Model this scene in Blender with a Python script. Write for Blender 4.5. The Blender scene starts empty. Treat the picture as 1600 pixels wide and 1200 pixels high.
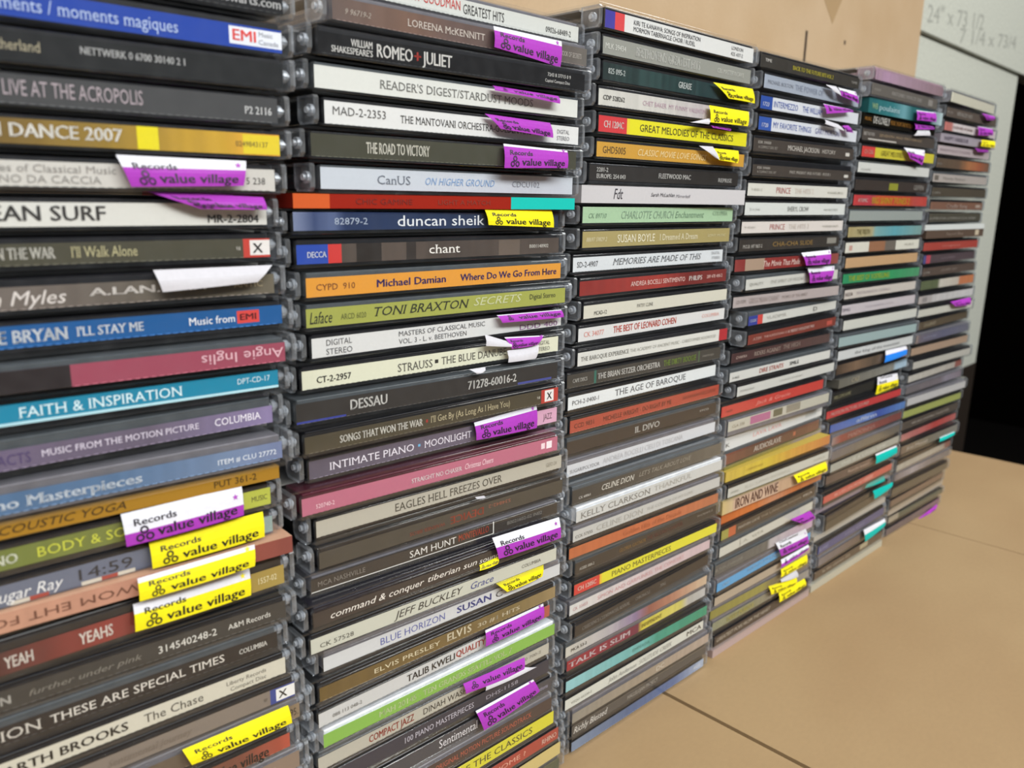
import bpy, bmesh, math, random
from mathutils import Matrix, Vector

random.seed(7)
MM = 0.001
scene = bpy.context.scene
COL = scene.collection

# ------------------------------------------------------------------ camera
cam_data = bpy.data.cameras.new('camera')
cam = bpy.data.objects.new('camera', cam_data)
COL.objects.link(cam)
cam_data.sensor_width = 36
cam_data.lens = 28.176
cam_data.clip_start = 0.01
cam_data.clip_end = 50
m = Matrix([[0.710578, 0.147514, -0.687982], [-0.703422, 0.172034, -0.689639], [0.016625, 0.973983, 0.226008]]).to_4x4()
m.translation = Vector((-134.02, -226.81, 278.43)) * MM
cam.matrix_world = m
cam_data.dof.use_dof = True
cam_data.dof.focus_distance = 0.335
cam_data.dof.aperture_fstop = 14.5
scene.camera = cam

# ------------------------------------------------------------------ world, lights, exposure
world = bpy.data.worlds.new('world')
scene.world = world
world.use_nodes = True
bg = world.node_tree.nodes['Background']
bg.inputs[0].default_value = (0.92, 0.96, 1.0, 1)
bg.inputs[1].default_value = 0.16


def area_light(name, loc, target, size, size_y, watts, color):
    d = bpy.data.lights.new(name, 'AREA')
    d.shape = 'RECTANGLE'
    d.size, d.size_y, d.energy, d.color = size, size_y, watts, color
    o = bpy.data.objects.new(name, d)
    COL.objects.link(o)
    o.location = loc
    o.rotation_euler = (Vector(target) - Vector(loc)).to_track_quat('-Z', 'Y').to_euler()
    return o


area_light('ceiling_strip_light', (0.1, -1.7, 1.55), (0.3, 0, 0.15), 2.4, 0.4, 82, (0.985, 1.0, 0.975))
area_light('ceiling_strip_light', (1.5, -0.5, 1.75), (0.6, 0, 0.1), 2.4, 0.35, 20, (0.985, 1.0, 0.975))
area_light('ceiling_strip_light', (-1.3, -0.9, 1.7), (0.1, 0, 0.2), 1.8, 0.35, 22, (0.97, 0.98, 1.0))

scene.view_settings.view_transform = 'Standard'
scene.view_settings.look = 'None'
scene.view_settings.gamma = 1
scene.view_settings.use_curve_mapping = False
scene.view_settings.exposure = -0.36
scene.cycles.transparent_max_bounces = 24
scene.cycles.max_bounces = 6


# ------------------------------------------------------------------ helpers
def lin(h):
    out = []
    for i in (0, 2, 4):
        c = int(h[i:i + 2], 16) / 255
        out.append(c / 12.92 if c <= 0.04045 else ((c + 0.055) / 1.055) ** 2.4)
    return (out[0], out[1], out[2], 1)


def node_mat(name):
    mt = bpy.data.materials.new(name)
    mt.use_nodes = True
    nt = mt.node_tree
    return mt, nt, nt.nodes, nt.links, nt.nodes['Principled BSDF']


def printed_material(name, rough, coat=0.0, speck=0.02):
    """colour from the mesh's printed colours, with a fine paper grain"""
    mt, nt, N, L, p = node_mat(name)
    a = N.new('ShaderNodeAttribute')
    a.attribute_name = 'print'
    tc = N.new('ShaderNodeTexCoord')
    nz = N.new('ShaderNodeTexNoise')
    nz.inputs['Scale'].default_value = 900
    nz.inputs['Detail'].default_value = 3
    L.new(tc.outputs['Object'], nz.inputs['Vector'])
    mr = N.new('ShaderNodeMapRange')
    mr.inputs['From Min'].default_value = 0.3
    mr.inputs['From Max'].default_value = 0.7
    mr.inputs['To Min'].default_value = 1 - speck
    mr.inputs['To Max'].default_value = 1 + speck
    L.new(nz.outputs['Fac'], mr.inputs['Value'])
    mx = N.new('ShaderNodeVectorMath')
    mx.operation = 'SCALE'
    L.new(a.outputs['Color'], mx.inputs[0])
    L.new(mr.outputs['Result'], mx.inputs['Scale'])
    L.new(mx.outputs['Vector'], p.inputs['Base Color'])
    p.inputs['Roughness'].default_value = rough
    p.inputs['Specular IOR Level'].default_value = 0.08
    p.inputs['Coat Weight'].default_value = coat
    p.inputs['Coat Roughness'].default_value = 0.15
    return mt


M_PRINT = printed_material('printed_paper', 0.55)
M_CARD = printed_material('printed_card', 0.45, 0.15)
M_STICK = printed_material('sticker_paper', 0.5, 0.05, 0.03)

# ink: flat colour of each lettering object
M_INK, nt, N, L, p = node_mat('printing_ink')
oi = N.new('ShaderNodeObjectInfo')
L.new(oi.outputs['Color'], p.inputs['Base Color'])
p.inputs['Roughness'].default_value = 0.5

# clear polystyrene: thin clear sheet with a surface reflection and a faint haze
def clear_plastic(name, tint, haze):
    mt = bpy.data.materials.new(name)
    mt.use_nodes = True
    nt = mt.node_tree
    N, L = nt.nodes, nt.links
    N.clear()
    out = N.new('ShaderNodeOutputMaterial')
    tr = N.new('ShaderNodeBsdfTransparent')
    tr.inputs[0].default_value = tint
    gl = N.new('ShaderNodeBsdfGlossy')
    gl.inputs['Roughness'].default_value = 0.12
    gl.inputs[0].default_value = (1, 1, 1, 1)
    df = N.new('ShaderNodeBsdfDiffuse')
    df.inputs[0].default_value = (0.75, 0.77, 0.8, 1)
    tc = N.new('ShaderNodeTexCoord')
    nz = N.new('ShaderNodeTexNoise')
    nz.inputs['Scale'].default_value = 260
    nz.inputs['Detail'].default_value = 5
    L.new(tc.outputs['Object'], nz.inputs['Vector'])
    mr = N.new('ShaderNodeMapRange')
    mr.inputs['From Min'].default_value = 0.4
    mr.inputs['From Max'].default_value = 0.75
    mr.inputs['To Min'].default_value = haze
    mr.inputs['To Max'].default_value = haze * 2.5
    L.new(nz.outputs['Fac'], mr.inputs['Value'])
    fr = N.new('ShaderNodeFresnel')
    fr.inputs['IOR'].default_value = 1.59
    m1 = N.new('ShaderNodeMixShader')
    L.new(mr.outputs['Result'], m1.inputs[0])
    L.new(tr.outputs[0], m1.inputs[1])
    L.new(df.outputs[0], m1.inputs[2])
    geo = N.new('ShaderNodeNewGeometry')
    inv = N.new('ShaderNodeMath')                                        # the sheet mirrors on its outer side only
    inv.operation = 'SUBTRACT'
    inv.inputs[0].default_value = 1.0
    L.new(geo.outputs['Backfacing'], inv.inputs[1])
    mul = N.new('ShaderNodeMath')
    mul.operation = 'MULTIPLY'
    L.new(fr.outputs[0], mul.inputs[0])
    L.new(inv.outputs[0], mul.inputs[1])
    m2 = N.new('ShaderNodeMixShader')
    L.new(mul.outputs[0], m2.inputs[0])
    L.new(m1.outputs[0], m2.inputs[1])
    L.new(gl.outputs[0], m2.inputs[2])
    L.new(m2.outputs[0], out.inputs[0])
    return mt


M_CLEAR = clear_plastic('clear_polystyrene', (0.975, 0.98, 0.985, 1), 0.004)
M_HINGE = clear_plastic('clear_polystyrene_hinge', (0.92, 0.935, 0.955, 1), 0.075)  # extra white haze stands in for gleams on the hinge ears
M_PIN = clear_plastic('glint_polystyrene_pin', (0.8, 0.82, 0.85, 1), 0.30)  # strong white haze paints the bright glint of the pin


def plain(name, col, rough, spec=0.5):
    mt, nt, N, L, p = node_mat(name)
    tc = N.new('ShaderNodeTexCoord')
    nz = N.new('ShaderNodeTexNoise')
    nz.inputs['Scale'].default_value = 300
    L.new(tc.outputs['Object'], nz.inputs['Vector'])
    cr = N.new('ShaderNodeValToRGB')
    c = lin(col)
    cr.color_ramp.elements[0].position = 0.3
    cr.color_ramp.elements[1].position = 0.7
    cr.color_ramp.elements[0].color = (c[0] * 0.88, c[1] * 0.88, c[2] * 0.88, 1)
    cr.color_ramp.elements[1].color = (c[0] * 1.1, c[1] * 1.1, c[2] * 1.1, 1)
    L.new(nz.outputs['Fac'], cr.inputs[0])
    L.new(cr.outputs[0], p.inputs['Base Color'])
    p.inputs['Roughness'].default_value = rough
    p.inputs['Specular IOR Level'].default_value = spec
    return mt


TRAYS = {'k': plain('black_tray_plastic', '17171b', 0.3),
         'g': plain('grey_tray_plastic', '4d5256', 0.35),
         'w': plain('white_tray_plastic', 'e6e9ee', 0.35),
         'c': plain('smoky_tray_plastic', '6e6c72', 0.3),
         'v': plain('violet_black_tray_plastic', '15111d', 0.25),
         'r': plain('wine_tray_plastic', '4a1424', 0.3),
         'p': plain('pink_tray_plastic', 'a98a98', 0.3)}


def kraft(name, base, dark, scale_x):
    mt, nt, N, L, p = node_mat(name)
    tc = N.new('ShaderNodeTexCoord')
    mp = N.new('ShaderNodeMapping')
    mp.inputs['Scale'].default_value = (scale_x, 1, 1)
    L.new(tc.outputs['Object'], mp.inputs['Vector'])
    n1 = N.new('ShaderNodeTexNoise')
    n1.inputs['Scale'].default_value = 9
    n1.inputs['Detail'].default_value = 6
    n2 = N.new('ShaderNodeTexNoise')
    n2.inputs['Scale'].default_value = 420
    n2.inputs['Detail'].default_value = 4
    L.new(mp.outputs[0], n1.inputs['Vector'])
    L.new(mp.outputs[0], n2.inputs['Vector'])
    cr = N.new('ShaderNodeValToRGB')
    cr.color_ramp.elements[0].position = 0.35
    cr.color_ramp.elements[1].position = 0.65
    cr.color_ramp.elements[0].color = lin(dark)
    cr.color_ramp.elements[1].color = lin(base)
    L.new(n1.outputs['Fac'], cr.inputs[0])
    mr = N.new('ShaderNodeMapRange')
    mr.inputs['From Min'].default_value = 0.3
    mr.inputs['From Max'].default_value = 0.7
    mr.inputs['To Min'].default_value = 0.97
    mr.inputs['To Max'].default_value = 1.02
    L.new(n2.outputs['Fac'], mr.inputs['Value'])
    sc = N.new('ShaderNodeVectorMath')
    sc.operation = 'SCALE'
    L.new(cr.outputs[0], sc.inputs[0])
    L.new(mr.outputs[0], sc.inputs['Scale'])
    L.new(sc.outputs[0], p.inputs['Base Color'])
    bp = N.new('ShaderNodeBump')
    bp.inputs['Strength'].default_value = 0.15
    bp.inputs['Distance'].default_value = 0.0004
    L.new(n2.outputs['Fac'], bp.inputs['Height'])
    L.new(bp.outputs[0], p.inputs['Normal'])
    p.inputs['Roughness'].default_value = 0.75
    return mt


M_KRAFT = kraft('kraft_cardboard', 'a48862', '9c7f5a', 0.6)
M_KRAFT2 = kraft('pale_kraft_cardboard', 'b99f80', 'b09472', 1.0)
M_BOARD = plain('white_foam_board', 'bcbdb2', 0.7)
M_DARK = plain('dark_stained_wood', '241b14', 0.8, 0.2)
M_WALL = plain('void_dark_wall', '080605', 1.0, 0.0)  # near-black colour stands in for the unlit space beyond the table
M_FLOOR = plain('void_dark_floor', '14110f', 0.9, 0.1)  # darkness of that unlit space put into the floor colour too
M_PENCIL = plain('pencil_grey', '9a9a92', 0.8)
M_HOLE = plain('hole_dark_brown', '3a2a1c', 0.9)  # flat dark brown stands in for the darkness inside slot and puncture
M_CLOTH = plain('black_cloth', '1d1b1b', 0.9)


def add_box(bm, x0, x1, y0, y1, z0, z1, bevel=0.0):
    vs = [bm.verts.new((x * MM, y * MM, z * MM)) for x in (x0, x1) for y in (y0, y1) for z in (z0, z1)]
    F = [(0, 1, 3, 2), (4, 6, 7, 5), (0, 4, 5, 1), (2, 3, 7, 6), (0, 2, 6, 4), (1, 5, 7, 3)]
    fs = [bm.faces.new([vs[i] for i in f]) for f in F]
    if bevel:
        es = list({e for f in fs for e in f.edges})
        bmesh.ops.bevel(bm, geom=es, offset=bevel * MM, segments=1, affect='EDGES')


def add_prism_x(bm, pts, x0, x1):
    """polygon in (y, z) extruded along x"""
    a = [bm.verts.new((x0 * MM, y * MM, z * MM)) for y, z in pts]
    b = [bm.verts.new((x1 * MM, y * MM, z * MM)) for y, z in pts]
    n = len(pts)
    bm.faces.new(a)
    bm.faces.new(list(reversed(b)))
    for i in range(n):
        j = (i + 1) % n
        bm.faces.new((a[i], b[i], b[j], a[j]))


def mesh_of(bm, name, mat):
    bmesh.ops.recalc_face_normals(bm, faces=bm.faces)
    me = bpy.data.meshes.new(name)
    bm.to_mesh(me)
    bm.free()
    me.materials.append(mat)
    return me


def link(name, me, parent=None):
    o = bpy.data.objects.new(name, me)
    COL.objects.link(o)
    if parent:
        o.parent = parent
    return o


def paint(me, cols):
    """cols: one colour per corner"""
    at = me.color_attributes.new('print', 'FLOAT_COLOR', 'CORNER')
    flat = [c for col in cols for c in col]
    at.data.foreach_set('color', flat)


# ------------------------------------------------------------------ structure
def struct(name, me):
    o = link(name, me)
    o['kind'] = 'structure'
    return o


def box_mesh(name, mat, *a, bevel=0.0):
    bm = bmesh.new()
    add_box(bm, *a, bevel=bevel)
    return mesh_of(bm, name, mat)


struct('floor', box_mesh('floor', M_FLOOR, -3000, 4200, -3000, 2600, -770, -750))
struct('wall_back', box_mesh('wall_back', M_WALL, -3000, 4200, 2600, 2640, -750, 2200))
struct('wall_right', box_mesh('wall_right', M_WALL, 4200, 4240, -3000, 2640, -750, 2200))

# table with a carton top: three kraft sheets butted together
tbl = bpy.data.objects.new('work_table', None)
COL.objects.link(tbl)
tbl.location = (0.2, 0, -0.75)
tbl['label'] = 'long work table covered with kraft cardboard under the CD stacks'
tbl['category'] = 'table'


def tpart(name, me):
    o = link(name, me, tbl)
    o.location = (-0.2, 0, 0.75)
    return o


tpart('tabletop', box_mesh('tabletop', M_DARK, -620, 858, -560, 300, -32, -4.4, bevel=1))
for x in (-590, 800):
    for y in (-530, 240):
        tpart('leg', box_mesh('leg', M_DARK, x, x + 45, y, y + 45, -750, -32))


def sheet(x0, x1, y0, y1, wob):
    bm = bmesh.new()
    nx, ny = 14, 20
    grid = []
    for i in range(nx + 1):
        row = []
        for j in range(ny + 1):
            x = x0 + (x1 - x0) * i / nx
            y = y0 + (y1 - y0) * j / ny
            if i == nx and wob:
                x += wob * math.sin(j * 1.7) * (1 if j % 3 else -0.6)
            row.append(bm.verts.new((x * MM, y * MM, 0)))
        grid.append(row)
    for i in range(nx):
        for j in range(ny):
            bm.faces.new((grid[i][j], grid[i + 1][j], grid[i + 1][j + 1], grid[i][j + 1]))
    r = bmesh.ops.extrude_face_region(bm, geom=list(bm.faces))
    for v in r['geom']:
        if isinstance(v, bmesh.types.BMVert):
            v.co.z -= 4.2 * MM
    return mesh_of(bm, 'kraft_sheet', M_KRAFT)


tpart('kraft_sheet', sheet(-620, 221.2, -560, 300, 0))
tpart('kraft_sheet', sheet(224.0, 596.8, -560, 300, 0))
tpart('kraft_sheet', sheet(597.8, 865, -560, 300, 1.6))


def tagged(o, label, cat, group=None):
    o['label'] = label
    o['category'] = cat
    if group:
        o['group'] = group
    return o


# ------------------------------------------------------------------ boards behind the stacks
def text_curve_mesh(s, style):
    cu = bpy.data.curves.new('t', 'FONT')
    cu.body = s
    cu.resolution_u = 2
    if 'i' in style:
        cu.shear = 0.28
    ob = bpy.data.objects.new('t', cu)
    COL.objects.link(ob)
    dg = bpy.context.evaluated_depsgraph_get()
    me = bpy.data.meshes.new_from_object(ob.evaluated_get(dg))
    bpy.data.objects.remove(ob)
    bpy.data.curves.remove(cu)
    return me


CAP = None
TEXTS = {}


def text_verts(s, style):
    """text as (verts in unit-width / unit-cap-height space, faces)"""
    global CAP
    key = (s, style)
    if key in TEXTS:
        return TEXTS[key]
    if CAP is None:
        me = text_curve_mesh('H', 'n')
        CAP = max(v.co.y for v in me.vertices)
        bpy.data.meshes.remove(me)
    me = text_curve_mesh(s, style)
    pts = [(v.co.x, v.co.y) for v in me.vertices]
    if not pts:
        TEXTS[key] = None
        return None
    fs = [tuple(f.vertices) for f in me.polygons]
    if 's' in style:                                                     # slab serifs on the flat stem ends
        use = {}
        for f in me.polygons:
            for e in f.edge_keys:
                use[e] = use.get(e, 0) + 1
        for (a, b), k in list(use.items()):
            if k != 1:
                continue
            (xa, ya), (xb, yb) = pts[a], pts[b]
            for lv, sg in ((0.0, 1), (CAP, -1)):
                if abs(ya - lv) < 0.004 and abs(yb - lv) < 0.004 and abs(xa - xb) < 0.17:
                    l, r = min(xa, xb) - 0.055, max(xa, xb) + 0.055
                    i = len(pts)
                    pts.extend([(l, lv), (r, lv), (r, lv + sg * 0.035), (l, lv + sg * 0.035)])
                    fs.append((i, i + 1, i + 2, i + 3) if sg > 0 else (i + 3, i + 2, i + 1, i))
    if 'b' in style:                                                     # heavier weight: the outline struck three times
        n0, f0 = len(pts), list(fs)
        base = list(pts)
        for q, (dx, dy) in enumerate(((0.022, 0.006), (-0.022, -0.006)), 1):
            pts.extend([(x + dx, y + dy) for x, y in base])
            fs.extend([tuple(j + q * n0 for j in f) for f in f0])
    xs = [p_[0] for p_ in pts]
    x0, x1 = min(xs), max(xs)
    vs = [((x - x0) / (x1 - x0), y / CAP) for x, y in pts]
    bpy.data.meshes.remove(me)
    TEXTS[key] = (vs, fs)
    return TEXTS[key]


TMESH = {}


def text_mesh(s, style):
    key = (s, style)
    if key not in TMESH:
        tv = text_verts(s, style.replace('u', ''))
        if tv is None:
            TMESH[key] = None
        else:
            me = bpy.data.meshes.new('lettering')
            if 'u' in style:
                me.from_pydata([((1 - x), 0, (0.5 - z)) for x, z in tv[0]], [], tv[1])
            else:
                me.from_pydata([(x, 0, z - 0.5) for x, z in tv[0]], [], tv[1])
            me.materials.append(M_INK)
            TMESH[key] = me
    return TMESH[key]


def panel_thing(name, mat, x0, x1, y0, y1, z0, z1, label, cat):
    bm = bmesh.new()
    add_box(bm, 0, x1 - x0, 0, y1 - y0, 0, z1 - z0, bevel=0.8)
    o = link(name, mesh_of(bm, name, mat))
    o.location = (x0 * MM, y0 * MM, z0 * MM)
    return tagged(o, label, cat)


back = panel_thing('kraft_backboard', M_KRAFT2, -600, 938, 164, 169, 0, 760,
                   'tall pale kraft cardboard panel standing upright behind the CD stacks', 'cardboard')
# hand slot, little puncture and a triangle in darker kraft colour on the panel
bm = bmesh.new()
add_box(bm, 1246, 1250.5, -0.15, 0.3, 412, 440)
ob = link('slot', mesh_of(bm, 'slot', M_HOLE), back)
ob.location = (-0.6 * 0 + 0.0, 0, 0)
bm = bmesh.new()
add_box(bm, 1332, 1336, -0.15, 0.3, 439, 443, bevel=0.1)
link('puncture', mesh_of(bm, 'puncture', M_HOLE), back)
bm = bmesh.new()
a = [bm.verts.new((x * MM, -0.2 * MM, z * MM)) for x, z in ((1272, 478), (1301, 454), (1322, 486), (1326, 520), (1262, 520))]
b = [bm.verts.new((v.co.x, 0.2 * MM, v.co.z)) for v in a]
bm.faces.new(a)
for i in range(5):
    bm.faces.new((a[i], b[i], b[(i + 1) % 5], a[(i + 1) % 5]))
link('darker_triangle', mesh_of(bm, 'darker_triangle', M_KRAFT), back)

shade_panel = panel_thing('shade_fill_panel', M_DARK, 880, 1400, 172, 200, -750, 13,  # added panel, its dark colour stands for the shade under the foam board
                  'added dark brown panel standing for the shade below the foam board', 'panel')
board = panel_thing('foam_board', M_BOARD, 944, 1395, 172, 196, 14, 481,
                    'off-white foam board standing right of the kraft panel', 'board')
slab = panel_thing('foam_slab', M_BOARD, 940, 1900, 168, 196, 484.5, 900,
                   'off-white foam slab with pencilled sizes lying atop the board', 'board')
for s, x, z, w, h in (('24" x 73 1/2', 24, 22, 215, 20), ('7 1/4 x 73/4', 148, 14, 255, 18)):
    o = link('pencil_note', text_mesh(s, 'n'), slab)
    o.location = (x * MM, -0.0002, (z) * MM)
    o.rotation_euler = (0, -0.10, 0)
    o.scale = (w * MM, 1, h * MM)
    o.color = lin('a3a49b')

# black bag lying in the dark beyond the table end
bm = bmesh.new()
bmesh.ops.create_icosphere(bm, subdivisions=3, radius=1)
for v in bm.verts:
    n_ = 1 + 0.12 * math.sin(v.co.x * 5 + v.co.y * 3) + 0.08 * math.sin(v.co.z * 9 + v.co.x * 4)
    v.co = Vector((v.co.x * 0.16 * n_, v.co.y * 0.12 * n_, max(v.co.z, -0.6) * 0.07 * n_))
bag = link('black_bag', mesh_of(bm, 'black_bag', M_CLOTH))
bag.location = (1.30, 0.02, -0.708)
bag.visible_shadow = True
tagged(bag, 'crumpled black bag on the dark floor past the table end', 'bag')

# ------------------------------------------------------------------ jewel case parts (10.3 mm thick master meshes)
TH = 10.3


def case_body_mesh():
    bm = bmesh.new()
    add_box(bm, 1.8, 123.2, 1.2, 141, 0.05, 1.05, bevel=0.15)           # back plate
    add_box(bm, 2.4, 122.6, 0.0, 1.1, 0.05, 8.5, bevel=0.18)            # spine wall
    add_box(bm, 2.4, 122.6, 139.9, 141, 1.05, 8.5, bevel=0.15)          # far spine wall
    for x in (1.9, 122.1):
        add_box(bm, x, x + 1.0, 13, 139.5, 1.05, 5.2)                   # side rails
    return mesh_of(bm, 'case_body', M_CLEAR)


def lid_mesh():
    bm = bmesh.new()
    add_box(bm, 0.0, 125, 1.6, 142, 9.15, 10.2, bevel=0.18)             # front cover plate
    for x0, x1 in ((0.0, 1.1), (123.9, 125.0)):
        add_box(bm, x0, x1, 11.6, 141.5, 3.4, 9.2)                      # side lip
    return mesh_of(bm, 'lid', M_CLEAR)


def hinge_mesh(side):
    """hinge ear: chamfered tab with a raised rim and a round pivot pin"""
    bm = bmesh.new()
    x0, x1 = (0.1, 1.4) if side < 0 else (123.6, 124.9)
    pts = [(0.9, 1.9), (2.2, 0.5), (9.6, 0.5), (11.2, 2.0), (11.2, 9.1), (1.6, 9.1), (0.9, 8.4)]
    add_prism_x(bm, pts, x0, x1)
    xr0, xr1 = (-0.15, 0.15) if side < 0 else (124.85, 125.15)
    n = len(pts)
    cy, cz = 6.0, 4.8
    for i in range(n):                                                   # raised rim
        (ya, za), (yb, zb) = pts[i], pts[(i + 1) % n]
        ins = lambda y, z: (y + (cy - y) * 0.12, z + (cz - z) * 0.14)
        q = [(ya, za), (yb, zb), ins(yb, zb), ins(ya, za)]
        add_prism_x(bm, q, xr0, xr1)
    return mesh_of(bm, 'hinge', M_HINGE)


def pin_mesh(side):
    bm = bmesh.new()
    x = -0.25 if side < 0 else 125.25
    xi = 2.6 if side < 0 else 122.4
    for r, xa, xb in ((1.9, 0.7, 1.9), (1.0, x, xi)):
        if side > 0:
            xa, xb = (125 - xa, 125 - xb) if r > 1.5 else (xa, xb)
        pts = [(6.0 + r * math.cos(k * math.pi / 6), 4.9 + r * math.sin(k * math.pi / 6)) for k in range(12)]
        add_prism_x(bm, pts, min(xa, xb), max(xa, xb))
    return mesh_of(bm, 'hinge_pin', M_PIN)


def tray_mesh(mat):
    bm = bmesh.new()
    add_box(bm, 4.2, 120.8, 1.9, 139.5, 1.3, 6.2)
    add_box(bm, 4.0, 121.0, 1.7, 14.0, 1.2, 8.7, bevel=0.25)
    return mesh_of(bm, 'disc_tray', mat)


def booklet_mesh():
    bm = bmesh.new()
    add_box(bm, 2.2, 122.8, 14.5, 138.5, 8.35, 9.0)
    me = mesh_of(bm, 'booklet', M_PRINT)
    paint(me, [lin('8d8a86')] * sum(len(p_.vertices) for p_ in me.polygons))
    return me


ME_BODY = case_body_mesh()
ME_LID = lid_mesh()
ME_HL, ME_HR = hinge_mesh(-1), hinge_mesh(1)
ME_PL, ME_PR = pin_mesh(-1), pin_mesh(1)
ME_TRAY = {k: tray_mesh(v) for k, v in TRAYS.items()}
ME_BOOK = booklet_mesh()


def ramp(stops, u):
    if u <= stops[0][0]:
        return lin(stops[0][1])
    for (a, ca), (b, cb) in zip(stops, stops[1:]):
        if u <= b:
            t = (u - a) / (b - a)
            A, B = lin(ca), lin(cb)
            return tuple(A[i] + (B[i] - A[i]) * t for i in range(4))
    return lin(stops[-1][1])


rng = random.Random(11)


def strip(w, y, z0, z1, base, blocks, name, mat, depth=None, perf=False):
    """printed face w mm wide (facing -y) with coloured blocks; with a depth it is a whole cardboard case"""
    vs, fs, cols = [], [], []

    def quad(x0, x1, za, zb, yy, c0, c1):
        i = len(vs)
        vs.extend([(x0 * MM, yy * MM, za * MM), (x1 * MM, yy * MM, za * MM), (x1 * MM, yy * MM, zb * MM), (x0 * MM, yy * MM, zb * MM)])
        fs.append((i, i + 1, i + 2, i + 3))
        cols.extend([c0, c1, c1, c0])
    n = 1 if len(base) == 1 else 64
    jit = 0.30 if base[0][1] in ('24302f', '2c6468') else 0.07            # mottled artwork print
    f0 = 1.0
    for k in range(n):
        a, b = k / n, (k + 1) / n
        f1 = 1.0 + rng.uniform(-jit, jit) if n > 1 else 1.0
        ca, cb = ramp(base, a), ramp(base, b)
        quad(a * w, b * w, z0, z1, y, tuple(q * f0 for q in ca[:3]) + (1,), tuple(q * f1 for q in cb[:3]) + (1,))
        f0 = f1
    if perf:                                                             # perforation ticks along the fold
        c = ramp(base, 0.5)
        dark = sum(c[:3]) < 0.6
        c = tuple(min(1, q * 3 + 0.08) if dark else q * 0.35 for q in c[:3]) + (1,)
        x = 1.5
        while x < w - 2:
            quad(x, x + 1.3, z0 + 0.03, z0 + 0.16, y - 0.03, c, c)
            x += 2.1
    for j, (x0, x1, v0, v1, c) in enumerate(blocks):
        c = lin(c)
        quad(x0, x1, z0 + (z1 - z0) * v0, z0 + (z1 - z0) * v1, y - 0.04 - 0.012 * j, c, c)
    if depth:
        i = len(vs)
        y2 = y + depth
        vs.extend([(X * MM, Y * MM, Z * MM) for X in (0, w) for Y in (y, y2) for Z in (z0, z1)])
        cc = ramp(base, 0.0)
        cr_ = ramp(base, 1.0)
        for f, c in (((0, 1, 3, 2), cc), ((4, 6, 7, 5), cr_), ((2, 3, 7, 6), cc), ((0, 2, 6, 4), cc), ((1, 5, 7, 3), cc)):
            fs.append(tuple(i + q for q in f))
            cols.extend([c] * 4)
    me = bpy.data.meshes.new(name)
    me.from_pydata(vs, [], fs)
    me.materials.append(mat)
    paint(me, cols)
    return me


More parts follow.
